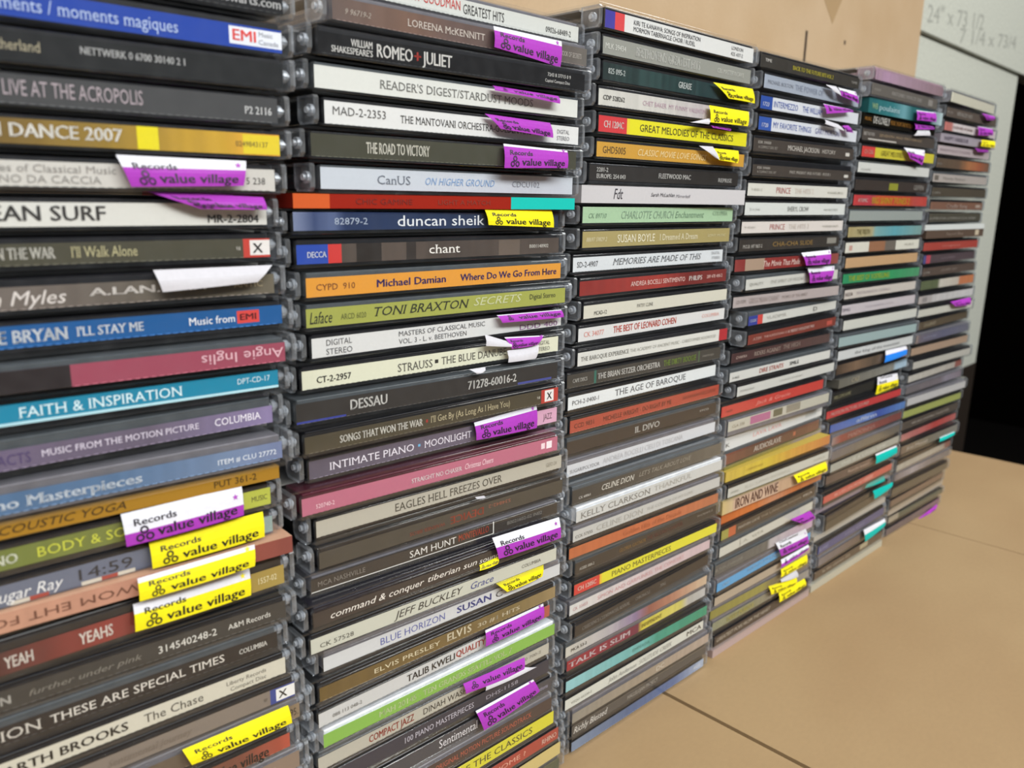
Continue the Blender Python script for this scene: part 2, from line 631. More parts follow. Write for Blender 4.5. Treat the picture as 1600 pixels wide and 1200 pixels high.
def sticker(parent, colr, wf, P, ty):
    """price sticker hanging from the case: a curved paper strip with its own print"""
    TL, TR, BR, BL = [Vector(q) for q in P]
    hgt = ((TL - BL).length + (TR - BR).length) / 2
    wid = ((TR - TL).length + (BR - BL).length) / 2

    def pt(u, v, lift=0.0):                                              # v: 0 top .. 1 bottom
        q = (TL * (1 - u) + TR * u) * (1 - v) + (BL * (1 - u) + BR * u) * v
        q = q.copy()
        q.y -= 0.55 * math.sin(math.pi * v) + 0.5 * math.sin(math.pi * u) * v + lift
        return q * MM
    nu = 10
    rowsv = [0.0]
    if wf:
        rowsv += [wf * 0.5, wf] if wf < 1 else [0.5]
    k = 4
    last = rowsv[-1]
    rowsv += [last + (1 - last) * (q + 1) / k for q in range(k)]
    vs = [pt(i / nu, v) for v in rowsv for i in range(nu + 1)]
    fs, cols = [], []
    W, Cc = lin('d6d6de' if ty != 'W' else 'c4c2c8'), lin(colr)
    for r in range(len(rowsv) - 1):
        c = W if rowsv[r + 1] <= wf + 1e-6 else Cc
        for i in range(nu):
            a = r * (nu + 1) + i
            fs.append((a + nu + 1, a + nu + 2, a + 1, a))
            cols.extend([c] * 4)
    me = bpy.data.meshes.new('price_sticker')
    me.from_pydata(vs, [], fs)
    me.materials.append(M_STICK)
    paint(me, cols)
    o = link('price_sticker', me, parent)
    if ty == 'W' and hgt < 5.5:
        return
    lines = []
    if ty in 'PY' and hgt > 2.2:
        bold = min(0.32, 2.9 / hgt)
        if hgt > 5.2:
            lines = [('value village', 0.25, 0.94, 0.72, bold), ('Records', 0.08, 0.42, 0.33, 0.2)]
            if hgt > 11 and wf > 0.4:
                lines.append(('CDs/Cassettes/', 0.10, 0.72, 0.07, 0.13))
        else:
            lines = [('value village', 0.27, 0.95, 0.45, 0.42)]
    for s, u0, u1, vc, ch in lines:
        tv = text_verts(s, 'b')
        vv = [pt(u0 + (u1 - u0) * x, vc + ch * (0.5 - z), 0.12) for x, z in tv[0]]
        t = bpy.data.meshes.new('lettering')
        t.from_pydata(vv, [], tv[1])
        t.materials.append(M_INK)
        lo = link('lettering', t, o)
        lo.color = lin('231a26' if ty == 'P' else '25220f')
    if lines:                                                            # trefoil mark and star
        vv, ff = [], []
        s, u0, u1, vc, ch = lines[0]
        au = ch * hgt / wid
        for cx, cz in ((-0.45, 0.32), (0.45, 0.32), (0.0, -0.4)):
            i = len(vv)
            for r in (0.42, 0.22):
                for q in range(8):
                    an = q * math.pi / 4
                    vv.append(pt(0.15 + au * (cx + r * math.cos(an)), vc + ch * (cz + r * math.sin(an)), 0.12))
            for q in range(8):
                j = (q + 1) % 8
                ff.append((i + q, i + j, i + 8 + j, i + 8 + q))
        t = bpy.data.meshes.new('trefoil_mark')
        t.from_pydata(vv, [], ff)
        t.materials.append(M_INK)
        link('trefoil_mark', t, o).color = lin('2a1a30' if ty == 'P' else '2c280f')
        if wf and hgt > 5:
            vv = []
            ah = 1.0 / hgt
            aw = 1.0 / wid
            for q in range(10):
                r = 1.0 if q % 2 == 0 else 0.42
                an = math.pi / 2 + q * math.pi / 5
                vv.append(pt(0.93 + aw * r * math.cos(an), wf * 0.5 - ah * r * math.sin(an), 0.12))
            t = bpy.data.meshes.new('star')
            t.from_pydata(vv + [pt(0.93, wf * 0.5, 0.12)], [], [(q, (q + 1) % 10, 10) for q in range(10)])
            t.materials.append(M_INK)
            link('star', t, o).color = lin(colr)


NTH = ('first', 'second', 'third', 'fourth', 'fifth', 'sixth')


def jewel_parts(root, t, flip, tray, z_extra=0.0):
    def put(name, me):
        o = link(name, me, root)
        s = t / TH
        if flip:
            o.scale = (1, 1, -s)
            o.location = (0, 0, t * MM)
        else:
            o.scale = (1, 1, s)
        return o
    put('case_body', ME_BODY)
    put('lid', ME_LID)
    put('hinge', ME_HL)
    put('hinge', ME_HR)
    put('hinge_pin', ME_PL)
    put('hinge_pin', ME_PR)
    put('disc_tray', ME_TRAY[tray])
    put('booklet', ME_BOOK)


def build(d):
    col, name, kind, flip, tray, x, y, yaw, z, t, zb, h, label, base, blocks, texts, sts = d
    root = bpy.data.objects.new(name, None)
    COL.objects.link(root)
    root.location = (x * MM, y * MM, z * MM)
    root.rotation_euler = (0, 0, yaw)
    root.empty_display_size = 0.01
    tagged(root, label, 'CD case', 'CD cases in the %s stack from the left' % NTH[col - 1])
    if kind == 'J':
        jewel_parts(root, t - 0.04, flip, tray)
        lb = link('spine_label', strip(118, 0, zb, zb + h, base, blocks, 'spine_label', M_PRINT,
                                       perf=col < 4 and rng.random() < 0.5), root)
        lb.location = (3.5 * MM, 1.2 * MM, 0)
        ox = 3.5
        oy = 1.2
    else:
        base = [(u, '%02x%02x%02x' % tuple(int(int(c[i:i + 2], 16) * 0.91) for i in (0, 2, 4))) for u, c in base]
        lb = link('cover', strip(124, 0, 0.02, t - 0.04, base, blocks, 'cover', M_CARD, depth=140), root)
        ox = 0
        oy = 0
    for s, x0, x1, zc, ch, c, st in texts:
        me = text_mesh(s, st)
        if me is None:
            continue
        o = link('lettering', me, lb)
        o.location = (x0 * MM, -0.14 * MM, zc * MM)
        o.scale = ((x1 - x0) * MM, 1, ch * MM)
        o.color = lin(c)
    for colr, wf, P, ty in sts:
        P2 = [(q[0] + ox, q[1] + oy, q[2]) for q in P]
        sticker(root, colr, wf, P2, ty)


DISCS = [
    (1,'cd_case','J',0,'k',-129.84,-1.32,-0.0528,326.77,8.83,1.14,5.4,'CD case, black spine with faint white lettering, first from top, first stack',[(0, '1e1e20')],[],[('newarts.com', 99.23, 117.4, 3.57, 2.43, 'c8c8c8', 'b')],[]),
    (1,'cd_case','J',0,'k',-130.52,-1.08,-0.0522,316.62,10.15,0.92,6.04,'CD case, royal blue spine with white label end, second from top, first stack',[(0, '2747a4')],[(102.68, 118.0, 0.15, 0.9, 'e9ebf2')],[('moments / moments magiques', 43.59, 88.88, 3.94, 3.02, 'a9bbe0', 'ns'), ('EMI', 103.58, 110.32, 4.24, 2.78, 'e0413c', 'b'), ('Music', 111.18, 115.28, 5.15, 1.21, '8a8d96', 'n'), ('Canada', 111.06, 116.94, 3.09, 1.21, '8a8d96', 'n')],[]),
    (1,'cd_case','J',0,'k',-132.59,-0.78,-0.0874,306.71,9.91,0.74,6.6,'CD case, black spine with small catalogue number, third from top, first stack',[(0, '232425')],[],[('Motherland', 45.4, 57.63, 4.37, 2.37, 'a39a80', 'n'), ('NETTWERK 0 6700 30140 2 1', 66.28, 91.05, 4.83, 1.71, 'c9c9c9', 'b')],[]),
    (1,'cd_case','J',0,'k',-134.51,-1.02,-0.08,297.19,9.52,0.85,6.6,'CD case, dark grey spine with tall faint capitals, fourth from top, first stack',[(0, '4a4a4b')],[],[('YANNI LIVE AT THE ACROPOLIS', 41.37, 81.75, 4.48, 3.43, 'a79aa0', 'n'), ('P2 2116', 108.48, 116.22, 3.82, 1.98, 'e8e8e8', 'b')],[]),
    (1,'cd_case','J',0,'k',-134.44,-1.16,-0.0804,288.01,9.18,0.98,5.81,'CD case, brown to gold spine with yellow square, fifth from top, first stack',[(0, '5a4a30'), (0.35, '6a5430'), (0.62, '9a7d35'), (0.86, 'c9a037'), (1, 'eaa63c')],[(79.47, 84.76, 0.02, 1, 'e6d626'), (107.25, 118.0, 0.05, 0.95, 'e3cb35')],[('MUCH DANCE 2007', 37.1, 75.97, 4.18, 3.02, 'f4f2ec', 'b'), ('0249843137', 105.17, 114.47, 3.89, 1.4, '6b5a28', 'n')],[]),
    (1,'cd_case','J',0,'k',-135.51,-1.05,-0.0649,278.24,9.76,0.96,6.04,'CD case, pale grey spine behind a folded white-purple sticker, sixth from top, first stack',[(0, 'cfcbc4')],[],[('Masterpieces of Classical Music', 35.53, 75.12, 5.31, 1.81, '8d8984', 'n'), ('CORNO DA CACCIA', 42.49, 71.42, 2.77, 1.81, '8d8984', 'n'), ('5 238', 109.43, 115.02, 3.68, 1.81, '55524e', 'n')],[('a03cad', 0.38, [(74.86, -1.9, 9.21), (108.89, -1.9, 9.04), (107.21, -3.4, 2.25), (77.57, -3.4, 1.37)], 'P')]),
    (1,'cd_case','J',0,'k',-137.86,-0.97,-0.052,268.56,9.68,1.07,5.92,'CD case, white spine with bold dark capitals under purple flap, seventh from top, first stack',[(0, 'd9d7d0')],[],[('OCEAN SURF', 39.75, 74.37, 4.32, 3.55, '4b4846', 'b'), ('MR-2-2804', 100.58, 115.5, 2.84, 2.13, '3d3a38', 'b')],[('a03cad', 0.0, [(84.43, -1.9, 9.98), (116.37, -1.9, 8.89), (116.7, -3.4, 5.4), (97.52, -3.4, 5.58)], 'P')]),
    (1,'cd_case','J',0,'k',-137.1,-0.51,-0.0514,258.96,9.6,1.29,5.4,'CD case, olive brown spine with red stamp at right, eighth from top, first stack',[(0, '4d4a3c')],[(109.89, 118.0, 0.0, 1, 'c5453a'), (111.89, 118.0, 0.12, 0.92, 'e8e3df')],[('THAT WON THE WAR', 37.23, 61.15, 4.26, 2.7, 'dfdcd2', 'bs'), ("I'll Walk Alone", 64.69, 80.64, 4.26, 2.7, 'b5ae84', 'ns'), ('X', 112.68, 115.85, 3.99, 2.7, '2b2826', 'b'), ('9168', 107.75, 109.01, 3.99, 1.08, 'd8d4c8', 'b')],[]),
    (1,'cd_case','J',0,'k',-137.23,-1.62,-0.057,248.65,10.32,1.04,5.67,'CD case, taupe spine with script lettering under white flap, ninth from top, first stack',[(0, '8a7f78'), (0.5, '6e645d'), (0.8, '5f584c'), (1, '6f6757')],[],[('h Myles', 45.65, 62.31, 3.88, 3.4, 'd8d0cb', 'i'), ('A.LAN.NAH', 67.69, 97.79, 4.44, 1.93, 'e6e0da', 'b'), ('ANTIC', 105.73, 114.35, 4.16, 1.7, 'a89a7a', 'n')],[('c4c2c8', 1.0, [(83.25, -1.9, 9.51), (116.9, -1.9, 9.49), (111.44, -3.4, 4.92), (84.81, -3.4, 3.68)], 'W')]),
    (1,'cd_case','J',0,'k',-134.28,-0.45,-0.0533,237.53,11.12,2.58,5.62,'CD case, strong blue spine with red box at right, tenth from top, first stack',[(0, '1f5a96')],[(103.95, 110.74, 0.2, 0.85, 'd94a44')],[('LUKE BRYAN', 36.34, 59.27, 5.39, 3.09, 'e6ebf0', 'bs'), ("I'LL STAY ME", 61.2, 77.78, 5.39, 2.36, 'e6ebf0', 'bs'), ('Music from', 90.06, 103.23, 5.39, 2.14, 'f0f2f4', 'n'), ('EMI', 104.79, 109.83, 5.56, 1.8, '7a2020', 'b')],[]),
    (1,'cd_case','J',1,'g',-135.67,-0.98,-0.0794,227.66,9.86,1.52,5.77,'dusty rose spine with black left end, lettered upside down, eleventh from top, first stack',[(0, '9c4a5c')],[(19.25, 59.66, 0, 1, '2c2424')],[('Angie Inglis', 92.93, 117.4, 4.4, 2.88, 'dcaeb8', 'nu')],[]),
    (1,'cd_case','J',0,'k',-137.17,0.32,-0.0699,219.11,8.56,1.66,5.43,'CD case, teal blue spine with white bottom rule, twelfth from top, first stack',[(0, '1f86a6')],[(13.35, 118.0, 0, 0.14, 'b8dfe8')],[('FAITH & INSPIRATION', 48.99, 89.27, 4.65, 2.72, 'd5eef4', 'ns'), ('DPT-CD-17', 105.3, 115.31, 5.03, 1.63, 'cfe6ee', 'n')],[]),
    (1,'cd_case','J',0,'g',-138.8,-1.49,-0.0385,208.02,11.09,1.44,5.4,'CD case, lilac spine with small white serif capitals, thirteenth from top, first stack',[(0, '7d6c92'), (0.5, '6b5f72'), (0.7, '6a5f70'), (1, '8d7ea4')],[],[('ACTS', 44.43, 52.02, 4.14, 2.7, '4a3a66', 'n'), ('MUSIC FROM THE MOTION PICTURE', 54.44, 95.12, 4.41, 1.73, 'ddd4e4', 'ns'), ('COLUMBIA', 99.84, 114.22, 4.41, 2.16, 'efe9f4', 'ns')],[]),
    (1,'cd_case','J',0,'c',-137.92,-1.83,-0.0651,196.04,11.98,2.56,5.4,'CD case, slate blue spine with large white words, fourteenth from top, first stack',[(0, '496a8e'), (0.6, '5a7596'), (0.85, '7587a4'), (1, '7a84a6')],[],[('Piano Masterpieces', 35.21, 76.68, 5.26, 2.7, 'd7e0ea', 'bs'), ('ITEM # CLU 27772', 97.9, 116.04, 4.99, 1.51, 'e6ebf2', 'n')],[]),
    (1,'cardboard_cd_case','D',0,'k',-141.3,0.42,-0.0664,191.98,4.06,0.05,3.96,'cardboard CD case, ochre cardboard spine with hand drawn capitals, fifteenth from top, first stack',[(0, 'ab7f2e')],[],[('ACOUSTIC YOGA', 45.53, 79.04, 2.23, 2.18, '3f2c12', 'i'), ('PUT 361-2', 103.59, 116.61, 2.23, 1.98, '3f2c12', 'n')],[]),
    (1,'cd_case','J',0,'k',-141.09,-0.87,-0.0467,182.17,9.8,1.1,5.58,'CD case, olive green spine with yellow capitals under sticker, sixteenth from top, first stack',[(0, '6c7a36'), (0.8, '74793a'), (1, 'b2b84a')],[(109.32, 118.0, 0.05, 1, 'b5ba48')],[('NO', 43.03, 48.63, 3.89, 2.57, 'e8ead8', 'bs'), ('BODY & SOUL', 53.15, 80.4, 3.89, 2.68, 'c5c83e', 'ns'), ('MUSIC', 111.8, 116.84, 3.89, 1.67, '4b4c22', 'n')],[('a03cad', 0.62, [(73.58, -1.9, 9.73), (108.13, -1.9, 9.99), (107.63, -3.4, 0.96), (73.91, -3.4, 0.48)], 'P')]),
    (1,'cd_case','J',0,'k',-140.46,-0.75,-0.039,172.56,9.61,0.35,6.19,'CD case, blue grey spine with yellow sticker, seventeenth from top, first stack',[(0, '6a6f80')],[(45.22, 49.6, 0.02, 0.2, 'cfc6b6'), (49.6, 54.11, 0.02, 0.2, 'a5483c'), (62.06, 67.18, 0.02, 0.2, 'cfc6b6'), (67.18, 71.43, 0.02, 0.2, 'a5483c'), (71.43, 76.06, 0.02, 0.2, 'cfc6b6'), (115.21, 118.0, 0.1, 0.95, 'bfd8d2')],[('Sugar Ray', 40.54, 57.8, 3.44, 3.09, 'dcdcdc', 'i'), ('14:59', 61.61, 75.56, 3.75, 3.09, '23262e', 'n')],[('e6d820', 0, [(79.8, -1.9, 8.73), (114.17, -1.9, 9.16), (113.64, -3.4, 1.31), (79.72, -3.4, 1.14)], 'Y')]),
    (1,'cardboard_cd_case','D',0,'k',-138.89,0.24,-0.0807,166.93,5.63,0.05,5.53,'cardboard CD case, tan to rust cardboard spine, lettered upside down, eighteenth from top, first stack',[(0, 'cfa286'), (0.6, 'c4907a'), (0.8, 'a35c4e'), (1, '8e5148')],[],[('WOM EHT FO', 41.52, 77.51, 2.82, 2.32, '6b4638', 'nu')],[('e6d820', 0.2, [(77.0, -1.9, 6.09), (110.9, -1.9, 6.92), (110.08, -3.4, 0.54), (76.7, -3.4, -0.24)], 'Y')]),
    (1,'cd_case','J',0,'k',-137.98,-2.58,-0.0337,153.96,12.98,1.12,6.46,'CD case, dark red spine with scrawled white words, nineteenth from top, first stack',[(0, '3d302c'), (0.3, '4c2e2a'), (0.55, '8c3a32'), (0.8, '7c3a30'), (1, 'a08a4a')],[(106.93, 118.0, 0.0, 1, 'a88f48')],[('YEAH', 39.25, 45.87, 4.35, 3.23, 'eee6dc', 'b'), ('YEAHS', 57.07, 65.78, 4.35, 3.36, 'eee6dc', 'b'), ('1557-02', 109.18, 115.42, 4.35, 1.94, 'e0d4a8', 'n')],[('e6d820', 0.35, [(71.09, -1.9, 10.74), (105.66, -1.9, 10.77), (105.09, -3.4, 2.41), (70.6, -3.4, 2.94)], 'Y')]),
    (1,'cd_case','J',0,'k',-139.6,-0.57,-0.0793,143.71,10.24,1.24,5.87,'CD case, charcoal spine with old style numerals, twentieth from top, first stack',[(0, '3d3a36')],[],[('N', 38.83, 41.21, 4.18, 2.35, 'c4c0b8', 'b'), ('further under pink', 45.4, 73.99, 4.18, 1.76, '77736b', 'i'), ('314540248-2', 78.51, 95.57, 4.18, 2.23, 'd8d5cc', 'n'), ('A&M Records', 99.14, 112.8, 4.18, 1.76, 'd8d5cc', 'n')],[]),
    (1,'cd_case','J',0,'g',-142.44,-0.06,-0.0712,133.59,10.12,1.19,5.45,'CD case, black spine with wide small capitals, twenty-first from top, first stack',[(0, '2b2624')],[],[('ION', 40.68, 50.29, 3.92, 3.0, 'c4beb4', 'ns'), ('THESE ARE SPECIAL TIMES', 52.46, 100.59, 3.92, 2.51, 'd6d0c6', 'ns'), ('COLUMBIA', 105.31, 114.64, 3.92, 1.63, 'eeeae2', 'bs')],[]),
    (1,'cd_case','J',0,'k',-140.34,-1.27,-0.0651,123.16,10.43,1.29,5.8,'CD case, cream spine with bold and light capitals, twenty-second from top, first stack',[(0, 'cfc9b8')],[],[('GARTH BROOKS', 34.67, 69.27, 4.19, 2.67, '26221f', 'b'), ('The Chase', 73.63, 90.98, 4.19, 2.79, '4a4640', 'n'), ('Liberty Records', 98.38, 111.35, 5.23, 1.39, '6a665e', 'n'), ('Compact Disc', 99.47, 111.23, 3.03, 1.39, '6a665e', 'n')],[]),
    (1,'cd_case','J',0,'k',-137.15,-1.03,-0.0626,113.01,10.15,1.24,5.4,'CD case, taupe spine with blue stamp at right end, twenty-third from top, first stack',[(0, '83776c')],[(109.4, 118.0, 0, 1, '3c4a8c'), (111.41, 118.0, 0.1, 0.9, 'e8e6e2')],[('Sentimental Journey', 59.73, 83.9, 3.94, 2.16, '6a5e54', 'is'), ('X', 112.22, 115.29, 3.94, 2.7, '222222', 'b'), ('9337', 107.21, 108.34, 3.94, 1.08, '2e2a26', 'n')],[]),
    (1,'cd_case','J',0,'c',-134.82,-0.72,-0.0501,102.77,10.24,1.31,5.45,'CD case, brown worn spine above a yellow sticker, twenty-fourth from top, first stack',[(0, '7b6c5c'), (0.8, '5c4f40'), (1, '8c7860')],[],[('CDs/Cassettes/', 80.69, 104.97, 6.22, 2.18, '1c1a18', 'b'), ('95.', 114.47, 117.4, 4.04, 2.73, '2c241a', 'n')],[('e6d820', 0, [(78.04, -1.9, 9.24), (113.06, -1.9, 8.9), (113.53, -3.4, 2.7), (80.11, -3.4, 3.64)], 'Y')]),
    (1,'cd_case','J',0,'k',-138.54,-0.33,-0.0462,92.76,10.02,1.06,5.4,'CD case, dark brown spine with red right end, twenty-fifth from top, first stack',[(0, '5a4a38'), (0.85, '7a4a3a'), (1, 'b0503c')],[],[('value village', 90.71, 110.32, 3.22, 3.78, '1c1a18', 'b')],[]),
    (1,'cd_case','J',0,'c',-134.78,-0.17,-0.0392,82.4,10.36,1.02,6.37,'CD case, brown spine in shiny shrink wrap, twenty-sixth from top, first stack',[(0, '8c7868')],[],[('THE MARSHALL', 99.09, 109.41, 4.21, 1.91, 'b8a898', 'n')],[]),
    (2,'cd_case','J',0,'c',11.94,5.98,-0.0084,340.24,9.73,1.03,5.9,'CD case, white spine with black condensed title, first from top, second stack',[(0, 'd4d3cc')],[],[('BENNY GOODMAN', 26.33, 54.09, 4.69, 3.07, 'c23a34', 'n'), ('GREATEST HITS', 55.45, 75.71, 3.98, 3.24, '3a3936', 'n'), ('09026-68489-2', 98.47, 113.27, 3.51, 2.01, '3a3936', 'n')],[]),
    (2,'cd_case','J',0,'c',8.36,-1.32,-0.0142,329.73,10.52,1.12,6.51,'CD case, brown mottled spine with uncial title, second from top, second stack',[(0, '6a5a54'), (0.25, '7a5e50'), (0.4, '6a5650'), (0.75, '5c4e48'), (1, '6e6862')],[],[('9 96719-2', 4.58, 14.1, 4.05, 1.63, 'a89c90', 'i'), ('LOREENA McKENNITT', 28.38, 62.57, 4.38, 2.21, 'c8bcb2', 'ns'), ('BOOK OF SECRETS', 102.7, 114.62, 4.38, 1.82, 'b0a8a0', 'n')],[('a03cad', 0.2, [(64.96, -1.9, 8.39), (100.8, -1.9, 8.12), (98.96, -3.4, -1.81), (64.16, -3.4, 1.07)], 'P')]),
    (2,'cd_case','J',0,'k',2.16,-2.42,-0.0439,319.51,10.22,0.89,6.18,'CD case, black spine with heavy white title, third from top, second stack',[(0, '121113')],[],[('WILLIAM', 11.44, 19.24, 5.1, 2.1, 'e8e6e2', 'b'), ("SHAKESPEARE'S", 4.51, 19.32, 2.62, 1.85, 'e8e6e2', 'b'), ('ROMEO', 20.86, 34.76, 3.98, 3.83, 'eceae6', 'b'), ('+', 35.37, 38.09, 3.98, 3.71, 'c0392b', 'b'), ('JULIET', 38.72, 51.18, 3.98, 3.83, 'eceae6', 'b'), ('7243 8 37715 0 9', 97.25, 109.91, 5.1, 1.24, 'd8d6d2', 'b'), ('Capitol Compact Disc', 96.0, 109.47, 2.87, 1.11, 'c8c6c2', 'n')],[]),
    (2,'cd_case','J',0,'g',1.28,-1.19,-0.0328,309.46,10.05,0.92,6.63,'CD case, white spine with long grey serif title, fourth from top, second stack',[(0, 'dcdcd6')],[],[("READER'S DIGEST/STARDUST MOODS", 23.62, 92.92, 4.24, 2.65, '6c6c68', 'ns')],[('a03cad', 0, [(70.67, -1.9, 8.33), (104.71, -1.9, 7.87), (104.35, -3.4, 4.9), (70.47, -3.4, 6.56)], 'P')]),
    (2,'cd_case','J',0,'k',3.96,-2.04,-0.0142,299.19,10.27,0.8,6.89,'CD case, white spine with catalogue number in large type, fifth from top, second stack',[(0, 'e0dfdd')],[],[('MAD-2-2353', 2.92, 22.91, 4.93, 2.48, '5c5a58', 'n'), ('THE MANTOVANI ORCHESTRA-GOLDEN HITS', 28.77, 90.72, 4.24, 2.34, '3e3c3a', 'ns'), ('DIGITAL', 105.32, 112.37, 5.35, 1.52, '77757a', 'n'), ('STEREO', 105.1, 112.49, 2.87, 1.52, '77757a', 'n')],[('a03cad', 0, [(64.86, -1.9, 8.72), (99.11, -1.9, 8.02), (99.6, -3.4, 2.4), (71.33, -3.4, 3.92)], 'P')]),
    (2,'cd_case','J',0,'k',-1.06,-1.63,-0.0478,289.25,9.94,0.82,6.88,'CD case, dark olive spine with condensed white title, sixth from top, second stack',[(0, '474639')],[],[('THE ROAD TO VICTORY', 19.69, 44.99, 4.26, 3.44, 'ece9dc', 'b')],[('a03cad', 0.1, [(77.15, -1.9, 8.6), (110.85, -1.9, 7.76), (109.83, -3.4, 1.09), (76.46, -3.4, -0.11)], 'P')]),
    (2,'cd_case','J',0,'g',2.1,-1.45,-0.0133,278.79,10.47,1.47,6.7,'CD case, pale blue white spine with thin lettering, seventh from top, second stack',[(0, 'c9ced6')],[],[('CanUS', 21.34, 34.92, 4.82, 2.81, '6a707c', 'ns'), ('ON HIGHER GROUND', 41.39, 74.16, 4.82, 2.41, '7a9cc8', 'i'), ('CDCU102', 83.39, 98.41, 4.82, 2.01, '8a8e98', 'n')],[]),
    (2,'cardboard_cd_sleeve','D',0,'k',-4.36,-0.31,-0.054,274.24,4.54,0.05,4.44,'CD sleeve, thin red cardboard sleeve with turquoise end, eighth from top, second stack',[(0, '9f281b')],[(89.45, 124.0, 0, 1, '1fb6ac'), (0.0, 12.59, 0, 1, 'c65a2e')],[('CHIC GAMINE', 21.99, 44.18, 2.27, 1.78, '6a1c14', 'n'), ('LIGHT A MATCH', 55.18, 78.98, 2.27, 1.6, '7c3024', 'n')],[]),
    (2,'cd_case','J',0,'k',-7.58,-0.43,-0.0334,266.16,8.08,1.16,5.75,'CD case, navy spine with large white lower case name, ninth from top, second stack',[(0, '7c86a4'), (0.06, '3c4a70'), (0.12, '5c6a90'), (0.15, '26365a'), (0.5, '243454'), (1, '2c3446')],[],[('82879-2', 14.52, 26.97, 4.04, 2.07, 'a4b0c4', 'n'), ('duncan sheik', 38.97, 78.18, 4.04, 3.56, 'e2e6ec', 'n')],[('e6d820', 0, [(76.58, -1.9, 8.27), (111.98, -1.9, 8.02), (112.16, -3.4, 1.07), (77.43, -3.4, 2.38)], 'Y')]),
    (2,'cd_case','J',0,'k',-6.48,0.36,-0.0377,255.66,10.51,1.16,6.1,'CD case, brown spine with blue and red left end, tenth from top, second stack',[(0, '4a423c'), (0.3, '5c5048'), (0.5, '4e443e'), (1, '564b44')],[(0.0, 11.18, 0, 1, '2c4ba8'), (11.18, 16.13, 0, 1, 'cc3c38'), (21.8, 31.62, 0, 1, '2e2824'), (41.93, 46.04, 0, 1, '37302c'), (84.92, 96.03, 0, 0.95, '6a5d53')],[('DECCA', 3.7, 10.48, 4.08, 1.83, 'eef0f4', 'b'), ('chant', 51.75, 65.81, 4.51, 3.05, 'ece8e2', 'ns'), ('B001148902', 101.26, 111.85, 4.21, 1.34, 'd8d4cc', 'b')],[]),
    (2,'cd_case','J',0,'g',-3.86,-0.15,-0.026,245.17,10.48,1.01,6.24,'CD case, orange spine with purple bold title, eleventh from top, second stack',[(0, 'df9a3a')],[],[('CYPD  910', 3.63, 18.16, 4.13, 2.0, '74401c', 'n'), ('Michael Damian', 26.77, 56.87, 4.13, 2.5, '3f2c6e', 'b'), ('Where Do We Go From Here', 63.7, 115.36, 4.13, 2.5, '3f2c6e', 'b')],[]),
    (2,'cd_case','J',0,'g',-3.64,1.14,-0.0598,235.23,9.94,0.97,6.15,'CD case, sage green spine with italic black title, twelfth from top, second stack',[(0, 'a3a651')],[],[('Laface', 1.19, 9.31, 4.05, 3.81, '26281c', 'i'), ('ARCD 6020', 12.58, 22.3, 3.74, 1.85, '62662e', 'n'), ('TONI BRAXTON', 25.58, 67.13, 4.35, 3.08, '26281c', 'is'), ('SECRETS', 69.17, 93.6, 4.66, 2.95, 'c3c69a', 'is'), ('Digital Stereo', 97.96, 112.27, 4.66, 1.97, '3c3e22', 'n')],[]),
    (2,'cd_case','J',0,'k',-2.01,0.99,-0.0306,224.92,10.31,1.04,6.56,'CD case, white spine with two small grey title lines, thirteenth from top, second stack',[(0, 'd9d8d6')],[],[('DIGITAL', 5.37, 15.15, 5.76, 1.97, '5a5a5c', 'n'), ('STEREO', 5.25, 15.28, 2.74, 1.97, '5a5a5c', 'n'), ('MASTERS OF CLASSICAL MUSIC', 34.48, 75.0, 5.76, 1.77, '5a5a5c', 'n'), ('VOL. 3 - L. v. BEETHOVEN', 34.42, 65.7, 3.01, 1.77, '5a5a5c', 'n'), ('DDD 400', 93.83, 115.72, 2.35, 1.97, '8a5a8a', 'n')],[('a03cad', 0.1, [(79.47, -1.9, 8.86), (115.82, -1.9, 8.19), (116.14, -3.4, 5.09), (81.2, -3.4, 5.87)], 'P')]),
    (2,'cd_case','J',0,'k',-5.89,1.5,-0.0536,214.67,10.25,1.03,6.32,'CD case, cream spine with torn sticker remains, fourteenth from top, second stack',[(0, 'dcdbc4')],[(53.68, 55.27, 0.4, 0.62, '33312c')],[('CT-2-2957', 5.26, 18.31, 3.87, 2.15, '3e3c36', 'b'), ('STRAUSS', 37.32, 52.54, 3.87, 2.91, '55534c', 'ns'), ('THE BLUE DANUBE', 56.69, 88.89, 4.19, 2.78, '55534c', 'ns'), ('DIGITAL', 105.51, 112.91, 5.45, 1.64, '77756a', 'n'), ('STEREO', 105.59, 113.0, 2.92, 1.64, '77756a', 'n')],[('a03cad', 0.1, [(86.1, -1.9, 10.33), (107.62, -1.9, 8.95), (102.5, -3.4, 5.71), (88.92, -3.4, 5.64)], 'P'), ('c4c2c8', 1.0, [(75.77, -2.25, 12.55), (88.87, -2.25, 8.17), (88.59, -3.75, 6.5), (75.24, -3.75, 8.33)], 'W'), ('c4c2c8', 1.0, [(87.11, -2.6, 4.95), (104.35, -2.6, 5.39), (101.48, -4.1, 0.37), (86.38, -4.1, 0.48)], 'W')]),
    (2,'cd_case','J',0,'g',-9.29,0.11,-0.0685,203.75,10.91,1.11,6.93,'CD case, black brown spine with blue worn corners, fifteenth from top, second stack',[(0, '37322e')],[(0.0, 18.16, 0.02, 0.12, '3c4494'), (95.92, 114.56, 0.03, 0.16, '4a4f92')],[('DESSAU', 19.8, 34.58, 4.92, 3.46, 'dcdad6', 'b'), ('71278-60016-2', 70.56, 95.1, 4.57, 3.19, 'dcdad6', 'b')],[('c4c2c8', 1.0, [(69.79, -1.9, 11.26), (77.43, -1.9, 11.27), (75.77, -3.4, 9.86), (72.5, -3.4, 9.39)], 'W')]),
